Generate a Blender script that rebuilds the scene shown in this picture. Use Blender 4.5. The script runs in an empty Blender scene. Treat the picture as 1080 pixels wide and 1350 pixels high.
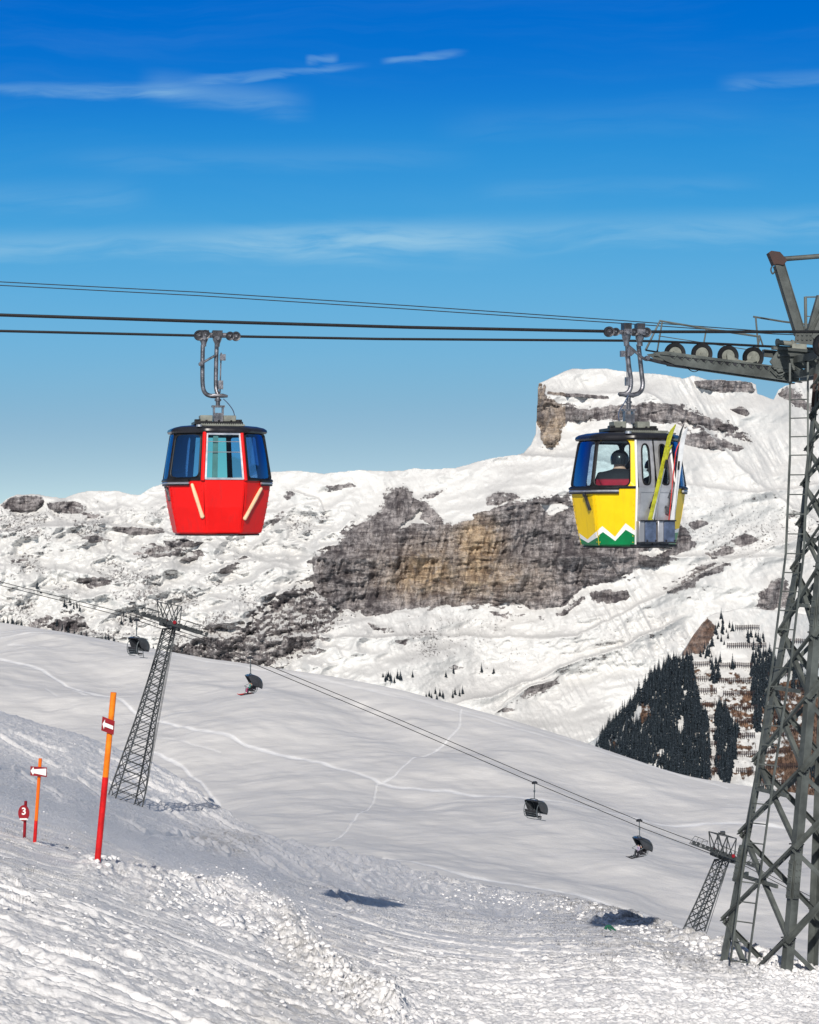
import bpy, math, random
import numpy as np
from mathutils import Vector, Matrix, Quaternion
R = math.radians
scene = bpy.context.scene
COL = scene.collection

# ------------------------------------------------------------------ camera
F = 2600.0                      # focal length in units of the 1080-wide frame
cam_d = bpy.data.cameras.new('camera')
cam_d.sensor_fit = 'HORIZONTAL'; cam_d.sensor_width = 36.0
cam_d.lens = 36.0 * F / 1080.0
cam_d.clip_start = 0.5; cam_d.clip_end = 20000
cam = bpy.data.objects.new('camera', cam_d); COL.objects.link(cam)
cam.location = (0, 0, 0); cam.rotation_euler = (R(90), 0, 0)
scene.camera = cam

# ------------------------------------------------------------------ light
SUN_EL, SUN_AZ = 29.0, 6.0     # sun behind the camera, a little to the left
sd = bpy.data.lights.new('sun', 'SUN'); sd.energy = 4.3; sd.angle = R(0.5); sd.color = (1.0, 0.945, 0.87)
sun = bpy.data.objects.new('sun', sd); COL.objects.link(sun)
to_sun = Vector((-math.sin(R(SUN_AZ)) * math.cos(R(SUN_EL)), -math.cos(R(SUN_AZ)) * math.cos(R(SUN_EL)), math.sin(R(SUN_EL))))
sun.rotation_euler = to_sun.to_track_quat('Z', 'Y').to_euler()

vs = scene.view_settings
vs.view_transform = 'Standard'; vs.look = 'None'; vs.gamma = 1.0; vs.exposure = 0.0; vs.use_curve_mapping = False
scene.render.engine = 'CYCLES'
scene.cycles.max_bounces = 6; scene.cycles.transparent_max_bounces = 12

class NT:
    """small helper for node trees"""
    def __init__(s, tree): s.t = tree; s.n = tree.nodes; s.l = tree.links
    def add(s, typ, **kw):
        n = s.n.new(typ)
        for k, v in kw.items(): setattr(n, k, v)
        return n
    def put(s, node, key, val):
        i = node.inputs[key]
        if isinstance(val, bpy.types.NodeSocket): s.l.new(val, i)
        else: i.default_value = val
    def math(s, op, a, b=0.0, c=None, clamp=False):
        n = s.add('ShaderNodeMath', operation=op, use_clamp=clamp)
        s.put(n, 0, a); s.put(n, 1, b)
        if c is not None: s.put(n, 2, c)
        return n.outputs[0]
    def mix(s, f, a, b, typ='RGBA', blend='MIX'):
        n = s.add('ShaderNodeMix', data_type=typ)
        if typ == 'RGBA':
            n.blend_type = blend; s.put(n, 0, f); s.put(n, 6, a); s.put(n, 7, b); return n.outputs[2]
        s.put(n, 0, f); s.put(n, 2, a); s.put(n, 3, b); return n.outputs[0]
    def smooth(s, x, a, b, lo=0.0, hi=1.0):
        n = s.add('ShaderNodeMapRange', interpolation_type='SMOOTHSTEP')
        s.put(n, 0, x); s.put(n, 1, a); s.put(n, 2, b); s.put(n, 3, lo); s.put(n, 4, hi); return n.outputs[0]
    def noise(s, vec, scale, detail=4, rough=0.55, dist=0.0, out=0):
        n = s.add('ShaderNodeTexNoise'); s.put(n, 'Vector', vec); s.put(n, 'Scale', scale); s.put(n, 'Detail', detail)
        s.put(n, 'Roughness', rough); s.put(n, 'Distortion', dist); return n.outputs[out]
    def mapping(s, vec, loc=(0,0,0), rot=(0,0,0), scale=(1,1,1)):
        n = s.add('ShaderNodeMapping'); s.put(n, 0, vec); s.put(n, 1, loc); s.put(n, 2, rot); s.put(n, 3, scale); return n.outputs[0]

# ------------------------------------------------------------------ sky
world = bpy.data.worlds.new('World'); scene.world = world; world.use_nodes = True
W = NT(world.node_tree); W.n.clear()
tc = W.add('ShaderNodeTexCoord'); sep = W.add('ShaderNodeSeparateXYZ'); W.l.new(tc.outputs['Generated'], sep.inputs[0])
dx, dy, dz = sep.outputs
yy = W.math('MAXIMUM', dy, 0.05)
hx = W.math('DIVIDE', dx, yy); hz = W.math('DIVIDE', dz, yy)          # tangent of azimuth / elevation in front
zz = W.math('MULTIPLY_ADD', W.math('MAXIMUM', dz, 0.0), 2.3, 0.075)
cmb = W.add('ShaderNodeCombineXYZ'); W.put(cmb, 0, dx); W.put(cmb, 1, dy); W.put(cmb, 2, zz)
nrm = W.add('ShaderNodeVectorMath', operation='NORMALIZE'); W.l.new(cmb.outputs[0], nrm.inputs[0])
sky = W.add('ShaderNodeTexSky', sky_type='NISHITA', sun_disc=False, sun_elevation=R(SUN_EL), sun_rotation=R(180 + SUN_AZ),
            altitude=2000, air_density=1.0, dust_density=0.25, ozone_density=1.6)
W.l.new(nrm.outputs[0], sky.inputs[0])
hsv = W.add('ShaderNodeHueSaturation'); W.put(hsv, 'Saturation', 1.0); W.put(hsv, 'Hue', 0.5); W.put(hsv, 'Value', 1.0)
tenth = W.mix(1.0, sky.outputs[0], (0.1, 0.1, 0.1, 1), blend='MULTIPLY')
crv = W.add('ShaderNodeRGBCurve'); W.l.new(tenth, crv.inputs['Color'])
for ci, pts in enumerate([[(0, 0), (.088, .0), (.119, .032), (.172, .12), (.33, .292), (1, 1)], [(0, .05), (.143, .143), (.204, .295), (.29, .42), (.53, .50), (1, 1)], [(0, .5), (.272, .61), (.371, .69), (.5, .72), (.79, .66), (1, .8)]]):
    c_ = crv.mapping.curves[ci]
    c_.points[0].location = pts[0]; c_.points[1].location = pts[-1]
    for p_ in pts[1:-1]: c_.points.new(*p_)
crv.mapping.update()
tuned = W.mix(1.0, crv.outputs[0], (10, 10, 10, 1), blend='MULTIPLY')
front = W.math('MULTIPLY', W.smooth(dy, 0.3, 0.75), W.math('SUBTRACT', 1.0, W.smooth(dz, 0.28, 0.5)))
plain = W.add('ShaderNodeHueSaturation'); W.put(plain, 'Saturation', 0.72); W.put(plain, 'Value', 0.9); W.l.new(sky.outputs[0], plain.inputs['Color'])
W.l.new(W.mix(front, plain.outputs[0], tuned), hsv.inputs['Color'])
cvec = W.add('ShaderNodeCombineXYZ'); W.put(cvec, 0, hx); W.put(cvec, 1, hz)
cw = W.noise(cvec.outputs[0], 9.0, 3, 0.5)
wz = W.math('MULTIPLY_ADD', W.math('SUBTRACT', cw, 0.5), 0.035, hz)
cv2 = W.add('ShaderNodeCombineXYZ'); W.put(cv2, 0, hx); W.put(cv2, 1, W.math('MULTIPLY', wz, 9.0))
n1 = W.noise(cv2.outputs[0], 3.2, 7, 0.62, 0.6)
n2 = W.noise(cv2.outputs[0], 14.0, 5, 0.6, 0.3)
cl = W.math('MULTIPLY', W.smooth(n1, 0.46, 0.86), 0.06)
def streak(x0, y0, x1, y1, w, k):
    """a thin ribbon of cirrus between two directions"""
    ax, az = (x0 - 540) / F, (675 - y0) / F; bx_, bz = (x1 - 540) / F, (675 - y1) / F
    t = W.math('DIVIDE', W.math('SUBTRACT', hx, ax), bx_ - ax)
    zc = W.math('MULTIPLY_ADD', t, bz - az, az)
    d = W.math('DIVIDE', W.math('ABSOLUTE', W.math('SUBTRACT', W.math('MULTIPLY_ADD', W.math('SUBTRACT', n2, 0.5), 0.011, hz), zc)), w / F)
    body = W.math('SUBTRACT', 1.0, W.smooth(d, 0.0, 1.0))
    ends = W.math('MULTIPLY', W.smooth(t, -0.12, 0.12), W.math('SUBTRACT', 1.0, W.smooth(t, 0.8, 1.12)))
    return W.math('MULTIPLY', W.math('MULTIPLY', W.math('MULTIPLY', body, ends), k), W.smooth(n2, 0.15, 0.7))
for a in [(-80, 118, 250, 118, 13, .34), (200, 112, 400, 138, 30, .26), (260, 105, 470, 86, 8, .26), (510, 78, 610, 71, 7, .36), (405, 76, 445, 74, 9, .28), (960, 108, 1150, 96, 12, .2),
          (-200, 330, 620, 308, 30, .40), (300, 322, 1250, 290, 34, .36), (650, 250, 1000, 240, 18, .10), (-60, 262, 190, 258, 34, .16), (100, 210, 600, 205, 26, .10), (600, 165, 1000, 150, 34, .06), (300, 330, 700, 322, 40, .16)]:
    cl = W.math('ADD', cl, streak(*a))
cl = W.math('MULTIPLY', W.math('MINIMUM', cl, 0.75), W.smooth(dy, 0.1, 0.5))
skyc = W.mix(cl, hsv.outputs[0], (3.4, 6.0, 7.9, 1))
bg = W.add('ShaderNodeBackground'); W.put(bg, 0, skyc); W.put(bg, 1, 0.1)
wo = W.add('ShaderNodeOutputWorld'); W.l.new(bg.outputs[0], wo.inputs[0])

# ------------------------------------------------------------------ general helpers
def P(px, py, D):
    """real-world point on the survey ray (px, py) at distance D in front"""
    return Vector(((px - 540) / F * D, D, (675 - py) / F * D))
def tag(o, label=None, cat=None, group=None, kind=None):
    if label: o['label'] = label
    if cat: o['category'] = cat
    if group: o['group'] = group
    if kind: o['kind'] = kind
    return o
def empty(name, loc=(0,0,0), rz=0.0):
    o = bpy.data.objects.new(name, None); COL.objects.link(o); o.location = loc; o.rotation_euler = (0, 0, rz); o.empty_display_size = 0.2
    return o
def copy_tree(o, parent=None):
    c = o.copy(); COL.objects.link(c); c.parent = parent
    for ch in list(o.children): copy_tree(ch, c)
    return c
def hashn(ix, iy, seed):
    h = (ix.astype(np.int64) * 374761393 + iy.astype(np.int64) * 668265263 + seed * 1442695041) & 0xFFFFFFFF
    h = ((h ^ (h >> 13)) * 1274126177) & 0xFFFFFFFF
    h = (h ^ (h >> 16)) & 0xFFFFFFFF
    return h.astype(np.float64) / 4294967295.0
def vn(x, y, seed=0):
    ix = np.floor(x); iy = np.floor(y); fx = x - ix; fy = y - iy
    ix = ix.astype(np.int64); iy = iy.astype(np.int64)
    sx = fx * fx * fx * (fx * (fx * 6 - 15) + 10); sy = fy * fy * fy * (fy * (fy * 6 - 15) + 10)
    a = hashn(ix, iy, seed); b = hashn(ix + 1, iy, seed); c = hashn(ix, iy + 1, seed); d = hashn(ix + 1, iy + 1, seed)
    return (a * (1 - sx) + b * sx) * (1 - sy) + (c * (1 - sx) + d * sx) * sy - 0.5
def fbm(x, y, octv=5, seed=0, gain=0.5, ridged=False):
    s = np.zeros(np.broadcast(x, y).shape); a = 1.0; t = 0.0
    for k in range(octv):
        c, sn = math.cos(0.7 * k), math.sin(0.7 * k)
        v = vn((x * c - y * sn) * 2 ** k + 17.3 * k, (x * sn + y * c) * 2 ** k - 9.1 * k, seed + k * 13)
        if ridged: v = 0.5 - 2 * np.abs(v)
        s += a * v; t += a; a *= gain
    return s / t
def sst(x, a, b):
    t = np.clip((x - a) / (b - a), 0, 1); return t * t * (3 - 2 * t)
def in_poly(X, Y, pts):
    ins = np.zeros(X.shape, bool); n = len(pts)
    for i in range(n):
        x0, y0 = pts[i]; x1, y1 = pts[(i + 1) % n]
        if y0 == y1: continue
        c = ((y0 > Y) != (y1 > Y)) & (X < (x1 - x0) * (Y - y0) / (y1 - y0) + x0)
        ins ^= c
    return ins
def dist_line(X, Y, pts):
    d = np.full(X.shape, 1e9)
    for (x0, y0), (x1, y1) in zip(pts[:-1], pts[1:]):
        vx, vy = x1 - x0, y1 - y0
        t = np.clip(((X - x0) * vx + (Y - y0) * vy) / (vx * vx + vy * vy), 0, 1)
        d = np.minimum(d, np.hypot(X - x0 - t * vx, Y - y0 - t * vy))
    return d
def grid_mesh(name, X, Y, Z, mat, attrs=None):
    """one sheet from 2-D arrays"""
    h, w = X.shape
    me = bpy.data.meshes.new(name)
    co = np.stack([X, Y, Z], -1).reshape(-1, 3).astype(np.float32)
    idx = np.arange(h * w).reshape(h, w)
    q = np.stack([idx[:-1, :-1], idx[:-1, 1:], idx[1:, 1:], idx[1:, :-1]], -1).reshape(-1, 4).astype(np.int32)
    me.vertices.add(len(co)); me.vertices.foreach_set('co', co.ravel())
    me.loops.add(q.size); me.loops.foreach_set('vertex_index', q.ravel())
    me.polygons.add(len(q)); me.polygons.foreach_set('loop_start', np.arange(0, q.size, 4, dtype=np.int32)); me.polygons.foreach_set('loop_total', np.full(len(q), 4, np.int32))
    me.polygons.foreach_set('use_smooth', np.ones(len(q), bool))
    me.update(calc_edges=True)
    for k, v in (attrs or {}).items():
        a = me.attributes.new(k, 'FLOAT', 'POINT'); a.data.foreach_set('value', v.reshape(-1).astype(np.float32))
    me.materials.append(mat)
    o = bpy.data.objects.new(name, me); COL.objects.link(o)
    return o

# ------------------------------------------------------------------ materials
def mat_base(name):
    m = bpy.data.materials.new(name); m.use_nodes = True
    t = NT(m.node_tree); b = t.n['Principled BSDF']; return m, t, b
def paint(name, col, rough=0.5, metal=0.0, var=0.12, scale=6.0, bump=0.0, coat=0.0):
    """painted / metal surface with gentle uneven wear"""
    m, t, b = mat_base(name)
    tcn = t.add('ShaderNodeTexCoord')
    n = t.noise(tcn.outputs['Object'], scale, 5, 0.6)
    f = t.smooth(n, 0.3, 0.7)
    dark = tuple(c * (1 - var) for c in col) + (1,); lite = tuple(min(1, c * (1 + var * .6)) for c in col) + (1,)
    cc = t.mix(f, dark, lite)
    if coat:      # faint runs and road-film down the panels
        st = t.noise(t.mapping(tcn.outputs['Object'], scale=(9, 9, .9)), 1.6, 5, .65)
        cc = t.mix(t.smooth(st, .52, .78, 0, .38), cc, tuple(c * .45 + .02 for c in col) + (1,))
    t.put(b, 'Base Color', cc)
    t.put(b, 'Roughness', t.smooth(n, 0.25, 0.75, max(0.02, rough - .08), min(1, rough + .08)))
    b.inputs['Metallic'].default_value = metal
    if coat: b.inputs['Coat Weight'].default_value = coat * .35; b.inputs['Specular IOR Level'].default_value = .3; b.inputs['Coat Roughness'].default_value = 0.12
    if bump:
        bp = t.add('ShaderNodeBump'); t.put(bp, 'Strength', bump); t.put(bp, 'Distance', 0.02)
        t.put(bp, 'Height', t.noise(tcn.outputs['Object'], scale * 6, 4)); t.l.new(bp.outputs[0], b.inputs['Normal'])
    return m
# ------------------------------------------------------------------ ground: near slope
def tab(xs, ys):
    xs = np.array(xs, float); ys = np.array(ys, float)
    return lambda x: np.interp(x, xs, ys)
RP = tab([-200, 0, 60, 115, 145, 175, 210, 260, 300, 350, 390, 450, 500, 540, 640, 740, 840, 870, 950, 1040, 1080, 1300],
         [890, 938, 958, 970, 987, 996, 1010, 1030, 1046, 1068, 1090, 1115, 1136, 1150, 1174, 1190, 1208, 1226, 1254, 1277, 1290, 1360])
RD = tab([-200, 0, 200, 400, 600, 800, 950, 1080, 1300], [340, 330, 300, 205, 115, 60, 38, 33.5, 28])
def smooth_tab(f, x, k=14):
    return sum(f(x + d) for d in np.linspace(-k, k, 7)) / 7
def fg_py(px, D):
    Dr = smooth_tab(RD, px, 60); Rr = smooth_tab(RP, px, 26)
    base = Rr + F * 1.6 * (1 / D - 1 / Dr)
    dip = 60 * sst(np.log(D), math.log(17), math.log(105)) * (1 - sst(np.log(D), math.log(215), math.log(300))) * (1 - sst(px, 200, 540))
    return base + dip
def fg_z(x, y):
    px = 540 + F * x / y
    Dr = smooth_tab(RD, px, 60)
    Dc = np.minimum(y, Dr)
    z = -(fg_py(px, Dc) - 675) / F * y
    over = np.maximum(y - Dr, 0)
    return z - 0.012 * over ** 2 - 0.12 * over
def ground(x, y):
    return float(fg_z(np.array([float(x)]), np.array([float(y)]))[0])

def near_relief(x, y, px, py, sp):
    """wind crust, ski scrapes and crud; sp = sampling distance, fades what could not be resolved"""
    dy_ = np.abs(np.gradient(y, axis=0)) if y.ndim == 2 else sp
    def w(lam): return np.clip(lam / (2.4 * np.maximum(dy_, 1e-3)) - .15, 0, 1)
    h = 0.20 * fbm(x / 9, y / 9, 3, 5)
    u = x * 0.95 + y * 0.31; v = -x * 0.31 + y * 0.95
    rr = dist_line(px, py, BERM)
    patch = sst(fbm(x / 2.6, y / 4.5, 4, 33, .6), -0.12, 0.22)
    rough = 0.27 + 0.40 * patch + 1.15 * np.exp(-(rr / 26) ** 2) + .25 * sst(px, 560, 800) * sst(py, 1190, 1240) + .45 * np.exp(-(dist_line(px, py, CREST) / 14) ** 2)
    band = sst(py - smooth_tab(RP, px, 8), 75, 20) * (1 - sst(px, 560, 760))
    k0 = .135 * rough
    wx_ = .25 * fbm(x / 2, y / 2, 3, 92); 
    for i_, (lam, ax) in enumerate(((2.4, 2.2), (1.2, 2.4), (.6, 2.4), (.3, 2.0), (.16, 1.6), (.08, 1.3), (.045, 1.2), (.025, 1.1))):
        if not (w(lam) > 0).any(): continue
        nz_ = vn((u + wx_) / (lam * ax * 1.25), (v + wx_) / lam, 700 + i_) * (1 - sst(rough, .7, 1.2)) + vn((u + wx_) / (lam * 1.2), (v + wx_) / lam, 740 + i_) * sst(rough, .7, 1.2); n2_ = vn((u - wx_) / (lam * ax * 1.3) * 1.7 + 5, v / lam * 1.6, 720 + i_)
        q_ = (0.5 - 2 * np.abs(nz_)) * .65 + n2_ * .6
        h += k0 / (1 + (lam / (3.0 * 8 * y / 2600)) ** 1.2) * lam * 1.25 * {2.4: .26, 1.2: .26, .6: .45, .3: 1.1, .16: 3.2, .08: 5.6, .045: 6.6, .025: 6.6}[lam] * np.where(q_ > 0, q_ * 1.15, np.maximum(q_ * .5, -.12)) * w(lam) * 1.25
    # long ski scrapes
    scr = fbm(u / 7.0, (v + 2.2 * fbm(x / 6, y / 6, 2, 91)) / 0.75, 2, 21, 0.6)
    gl_ = (1 - .8 * np.exp(-(rr / 30) ** 2)); h += (-0.035 * np.exp(-(scr / .022) ** 2) + .028 * np.exp(-((scr - .045) / .022) ** 2)) * w(.3) * gl_
    scr = fbm(u / 3.6, (v - 1.4 * fbm(x / 4, y / 4, 2, 97)) / 0.33, 2, 29, 0.55); h += (-0.020 * np.exp(-(scr / .03) ** 2) + .016 * np.exp(-((scr - .06) / .03) ** 2)) * w(.16) * gl_
    scr = fbm((x * .8 - y * .35) / 6.0, (x * .5 + y * .9 + 1.2 * fbm(x / 5, y / 5, 2, 95)) / 1.1, 2, 27, 0.6)
    h += (-0.045 * np.exp(-(scr / .02) ** 2) + .03 * np.exp(-((scr - .04) / .02) ** 2)) * w(.4) * gl_
    far = sst(y, 42, 110)
    h += far * (.6 + .5 * band) * 0.42 * np.maximum(fbm(x / 1.1, y / 3.6, 4, 83, 0.65, True), -0.25)
    h += far * band * 0.30 * np.maximum(fbm(x / 3.5, y / 7, 3, 85, 0.6, True), -.1)
    h += far * 0.22 * fbm(x / 9, y / 22, 4, 87, 0.6)
    for pts, wd, dp in SCARS:
        d = dist_line(px, py, pts)
        dp = dp * (.25 if dp < .3 else .5) * np.clip(y / 90, .12, 1.6 if dp >= .3 else 1); h += -dp * np.exp(-(d / wd) ** 2) + dp * 0.7 * np.exp(-((d - wd * 1.7) / wd) ** 2)
    # rim of thrown up snow
    bd = dist_line(px + 14 * fbm(x, y, 2, 3), py, BERM)
    h += 0.22 * np.exp(-(bd / 15) ** 2) * (0.6 + 1.6 * np.maximum(fbm(x / 0.9, y / 0.9, 3, 8), -0.3)) * sst(py, 1120, 1180)
    cd = dist_line(px, py, CREST)
    h += 0.30 * np.exp(-(cd / 9) ** 2) * (0.4 + 1.8 * np.maximum(fbm(x / 0.7, y / 0.7, 3, 18, .6), -0.3))
    return h
def ridge_track(x0, x1, off, amp, seed):
    xs_ = np.linspace(x0, x1, 12); return [(float(a), float(RP(a) + off + amp * math.sin(seed + a / 47.0) + 5 * math.sin(seed * 2.1 + a / 19.0))) for a in xs_]
BERM = [(128, 1143), (170, 1152), (215, 1166), (262, 1176), (318, 1180), (345, 1198), (378, 1218), (398, 1250), (425, 1284), (470, 1318), (520, 1345)]
CREST = [(560, 1160), (640, 1178), (700, 1186), (770, 1202), (840, 1214), (900, 1240), (960, 1258), (1080, 1290)]
SCARS = [([(0, 1125), (60, 1140), (150, 1160), (230, 1200), (300, 1215)], 2.0, .03), ([(200, 1060), (330, 1095), (470, 1150), (560, 1172)], 2.5, .10), ([(220, 1030), (350, 1085), (430, 1125), (520, 1165)], 2.5, .16),
         ([(180, 1075), (260, 1085), (330, 1105)], 2, .1), ([(190, 1262), (200, 1285), (193, 1298)], 2, .05), ([(50, 1205), (58, 1192)], 2.5, .05), ([(228, 1218), (244, 1208)], 2.2, .05), ([(148, 1262), (140, 1240), (133, 1218)], 2, .04),
         ([(165, 1258), (192, 1246)], 2, .05), ([(0, 1215), (120, 1245), (330, 1255)], 2, .03), ([(560, 1215), (620, 1225), (700, 1265), (850, 1275)], 3, .05), ([(820, 1280), (876, 1288), (880, 1300)], 2, .05),
         ([(690, 1205), (688, 1198), (678, 1194)], 2, .06), ([(706, 1202), (712, 1192)], 2, .06), ([(0, 1010), (70, 1028), (140, 1050)], 2, .1), ([(80, 1030), (200, 1062), (300, 1078)], 2, .12),
         ([(0, 980), (90, 985), (160, 1010), (210, 1030), (330, 1080), (430, 1130)], 3, .25), ([(590, 1290), (760, 1310), (900, 1345)], 3, .04), ([(240, 1300), (330, 1320), (430, 1350)], 2, .03)]

SCARS += [(ridge_track(150, 560, 9, 3, 1.0), 1.3, .42), (ridge_track(200, 620, 17, 4, 2.3), 1.4, .40), (ridge_track(170, 520, 27, 5, 4.1), 1.3, .35), (ridge_track(0, 420, 44, 6, 5.2), 1.5, .36), (ridge_track(20, 360, 60, 7, 0.4), 1.5, .32),
          (ridge_track(250, 700, 33, 8, 3.3), 1.4, .32), (ridge_track(0, 240, 24, 6, 1.7), 1.5, .4), (ridge_track(60, 520, 72, 9, 2.9), 1.5, .31), (ridge_track(330, 800, 20, 5, 0.9), 1.3, .3), (ridge_track(0, 300, 86, 8, 4.6), 1.4, .31)]
def snow_mat(name, bscale, bdist, tint=(0.90, 0.89, 0.89), bstr=0.6, track=False):
    m, t, b = mat_base(name)
    g = t.add('ShaderNodeNewGeometry').outputs['Position']
    n = t.noise(g, bscale * 0.35, 4, 0.6)
    c = t.mix(t.smooth(n, 0.3, 0.7), tuple(v * 0.93 for v in tint) + (1,), tint + (1,))
    if track:
        a = t.add('ShaderNodeAttribute', attribute_name='track')
        c = t.mix(a.outputs['Fac'], c, (0.97, 0.97, 0.97, 1))  # stirred snow plus the tracks' sunlit edges, put into the base colour
    t.put(b, 'Base Color', c); b.inputs['Roughness'].default_value = 0.72
    b.inputs['Specular IOR Level'].default_value = 0.25
    b1 = t.add('ShaderNodeBump'); t.put(b1, 'Strength', bstr); t.put(b1, 'Distance', bdist)
    gs = t.mapping(g, rot=(0, 0, R(-21)), scale=(.45, 1.3, 1)); t.put(b1, 'Height', t.noise(gs, bscale, 8, 0.74)); last = b1
    if not track:      # wind ribs seen at a grazing angle further out
        sy = t.add('ShaderNodeSeparateXYZ'); t.l.new(g, sy.inputs[0]); wfar = t.smooth(sy.outputs[1], 28, 55)
        b2 = t.add('ShaderNodeBump'); t.put(b2, 'Strength', wfar); t.put(b2, 'Distance', .24)
        rb = t.noise(t.mapping(g, rot=(0, 0, R(-12)), scale=(2.2, .55, 1)), 1.0, 5, 0.72, .4)
        t.put(b2, 'Height', t.math('POWER', rb, 1.5)); t.l.new(b1.outputs[0], b2.inputs['Normal']); last = b2
    t.l.new(last.outputs[0], b.inputs['Normal'])
    return m
M_SNOW = snow_mat('snow_crust', 14.0, 0.03, bstr=.7)
M_SNOW_MID = snow_mat('snow_powder', 0.35, 0.5, tint=(0.74, 0.73, 0.72), bstr=0.4, track=True)

def cols(a, b, st, lo, hi, cs=9.0):
    """fine columns in the middle, coarse ones out to the sides"""
    return np.concatenate([np.arange(lo, a - cs / 2, cs), np.arange(a, b, st), np.arange(b + cs / 2, hi, cs)])
pxs = cols(-80, 1160, 1.5, -900, 2000)
rows = np.linspace(0, 1, 1150)
Dd = np.exp(np.linspace(math.log(4.5), math.log(345), 500))
Dg = np.zeros((len(rows), len(pxs)))
for i, px in enumerate(pxs):
    Dr = float(smooth_tab(RD, np.array([px]), 60)[0])
    ds = np.append(Dd[Dd < Dr], Dr)
    pyv = fg_py(np.full(ds.shape, px), ds); pyv = np.minimum.accumulate(pyv)
    pyv = pyv - np.arange(len(pyv)) * 1e-3
    top, bot = pyv[-1], 1372.0
    tgt = bot + (top - bot) * rows
    Dg[:, i] = np.interp(-tgt, -pyv, ds)
for k in range(3):
    Dg[:, 1:-1] = (Dg[:, :-2] + Dg[:, 1:-1] + Dg[:, 2:]) / 3
ext = []
for k in range(1, 40):
    ext.append(Dg[-1] + 0.18 * k ** 1.75 * (Dg[-1] / 50))
nearrows = [Dg[0] * f_ for f_ in (0.25, 0.5, 0.7, 0.85, 0.95)]
Dg = np.vstack([np.array(nearrows), Dg, np.array(ext)])
PX = np.broadcast_to(pxs, Dg.shape)
X = (PX - 540) / F * Dg; Y = Dg
Z0 = fg_z(X, Y); PY = 675 - Z0 / Y * F
sp = np.sqrt(np.abs(np.gradient(X, axis=1)) * np.maximum(np.abs(np.gradient(Y, axis=0)), 1e-3))
REL = near_relief(X, Y, PX, PY, sp)
X3, Y3, Z3 = X, Y, Z0 + REL
snow_slope = grid_mesh('snow_slope', X3, Y3, Z3, M_SNOW)
tag(snow_slope, kind='structure')
def surf(px, D):
    """height of the finished near slope"""
    i = int(np.argmin(np.abs(pxs - px))); return float(np.interp(D, Y3[:, i], Z3[:, i]))

# ------------------------------------------------------------------ middle slope
MP = tab([-200, 0, 130, 250, 400, 520, 620, 700, 800, 900, 1000, 1080, 1300], [795, 820, 843, 865, 885, 907, 935, 957, 990, 1022, 1038, 1050, 1075])
MD = tab([-200, 0, 400, 800, 1080, 1300], [620, 580, 500, 450, 430, 420])
BD = tab([-200, 0, 200, 400, 600, 800, 1080, 1300], [400, 390, 350, 270, 240, 225, 215, 210])
TRK = [([(0, 875), (60, 893), (110, 915), (150, 925), (200, 952), (260, 967), (330, 975), (400, 985), (440, 995), (500, 1018), (560, 1028), (640, 1040), (700, 1048), (770, 1060), (850, 1078), (960, 1085), (1080, 1100)], 1.7, .9),
       ([(608, 936), (606, 955), (590, 968), (562, 983), (545, 990), (520, 1012), (497, 1020), (492, 1040), (483, 1056), (470, 1070), (452, 1092), (432, 1106)], 1.1, .8),
       ([(505, 1135), (560, 1152), (620, 1161), (690, 1168), (760, 1178), (830, 1193), (900, 1215), (960, 1234), (1080, 1262)], 1.6, .8),
       ([(200, 987), (240, 1000), (265, 1015), (290, 1040)], 2.0, .8), ([(-60, 832), (70, 835), (200, 862), (420, 893), (560, 925), (760, 985), (960, 1038)], 0.9, .4),
       ([(380, 888), (520, 913), (640, 945), (760, 978)], .8, .3), ([(0, 843), (60, 842), (140, 838)], .7, .5), ([(10, 852), (60, 862)], 1.2, .35), ([(96, 915), (118, 922)], 1.5, .5), ([(60, 915), (75, 925)], 1.2, .3),
       ([(960, 1060), (1080, 1075)], 1.0, .4), ([(200, 975), (290, 985)], .9, .35)]
def mid_py(px, t):
    """t 0 at the gully, 1 on the brow"""
    top = smooth_tab(MP, px, 30)
    bot = np.maximum(smooth_tab(RP, px, 14) + 60, top + 60)
    return bot + (top - bot) * (0.9 * t + 0.1 * (1 - (1 - t) ** 2))
pxm = cols(-80, 1160, 1.5, -1000, 2100); tm = np.linspace(0, 1, 300)
PX, T = np.meshgrid(pxm, tm)
PYm = mid_py(PX, T)
Db = smooth_tab(BD, PX, 40); Dm = smooth_tab(MD, PX, 40)
D = Db + (Dm - Db) * (T ** 1.05)
X = (PX - 540) / F * D; Z = -(PYm - 675) / F * D
und = 9 * fbm(X / 55 + 0.5, D / 80, 3, 140, 0.5) + 3.0 * fbm((X + D * .35) / 26, (D - .3 * X) / 34, 4, 151, 0.5)
u = X * .8 - Z * 1.6
und += 0.5 * fbm((X + D * .6) / 16, (D - X * .6) / 5, 3, 160, .55)
und *= np.clip(np.minimum(T * 6, (1.02 - T) * 9), 0.12, 1)
trk = np.zeros(X.shape); grv = np.zeros(X.shape)
wob = 3 * fbm(PX / 30, PYm / 30, 3, 201)
for pts, wd, k in TRK:
    d = dist_line(PX, PYm + wob, pts)
    e = np.exp(-(d / wd) ** 2)
    trk = np.maximum(trk, min(1, 1.3 * k) * sst(e, .25, .75) * (0.75 + .5 * fbm(PX / 14, PYm / 14, 2, 210))); grv += k * 0.35 * e
tops = trk
D2 = D.copy(); Z2 = Z + und - grv * 0.5
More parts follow.
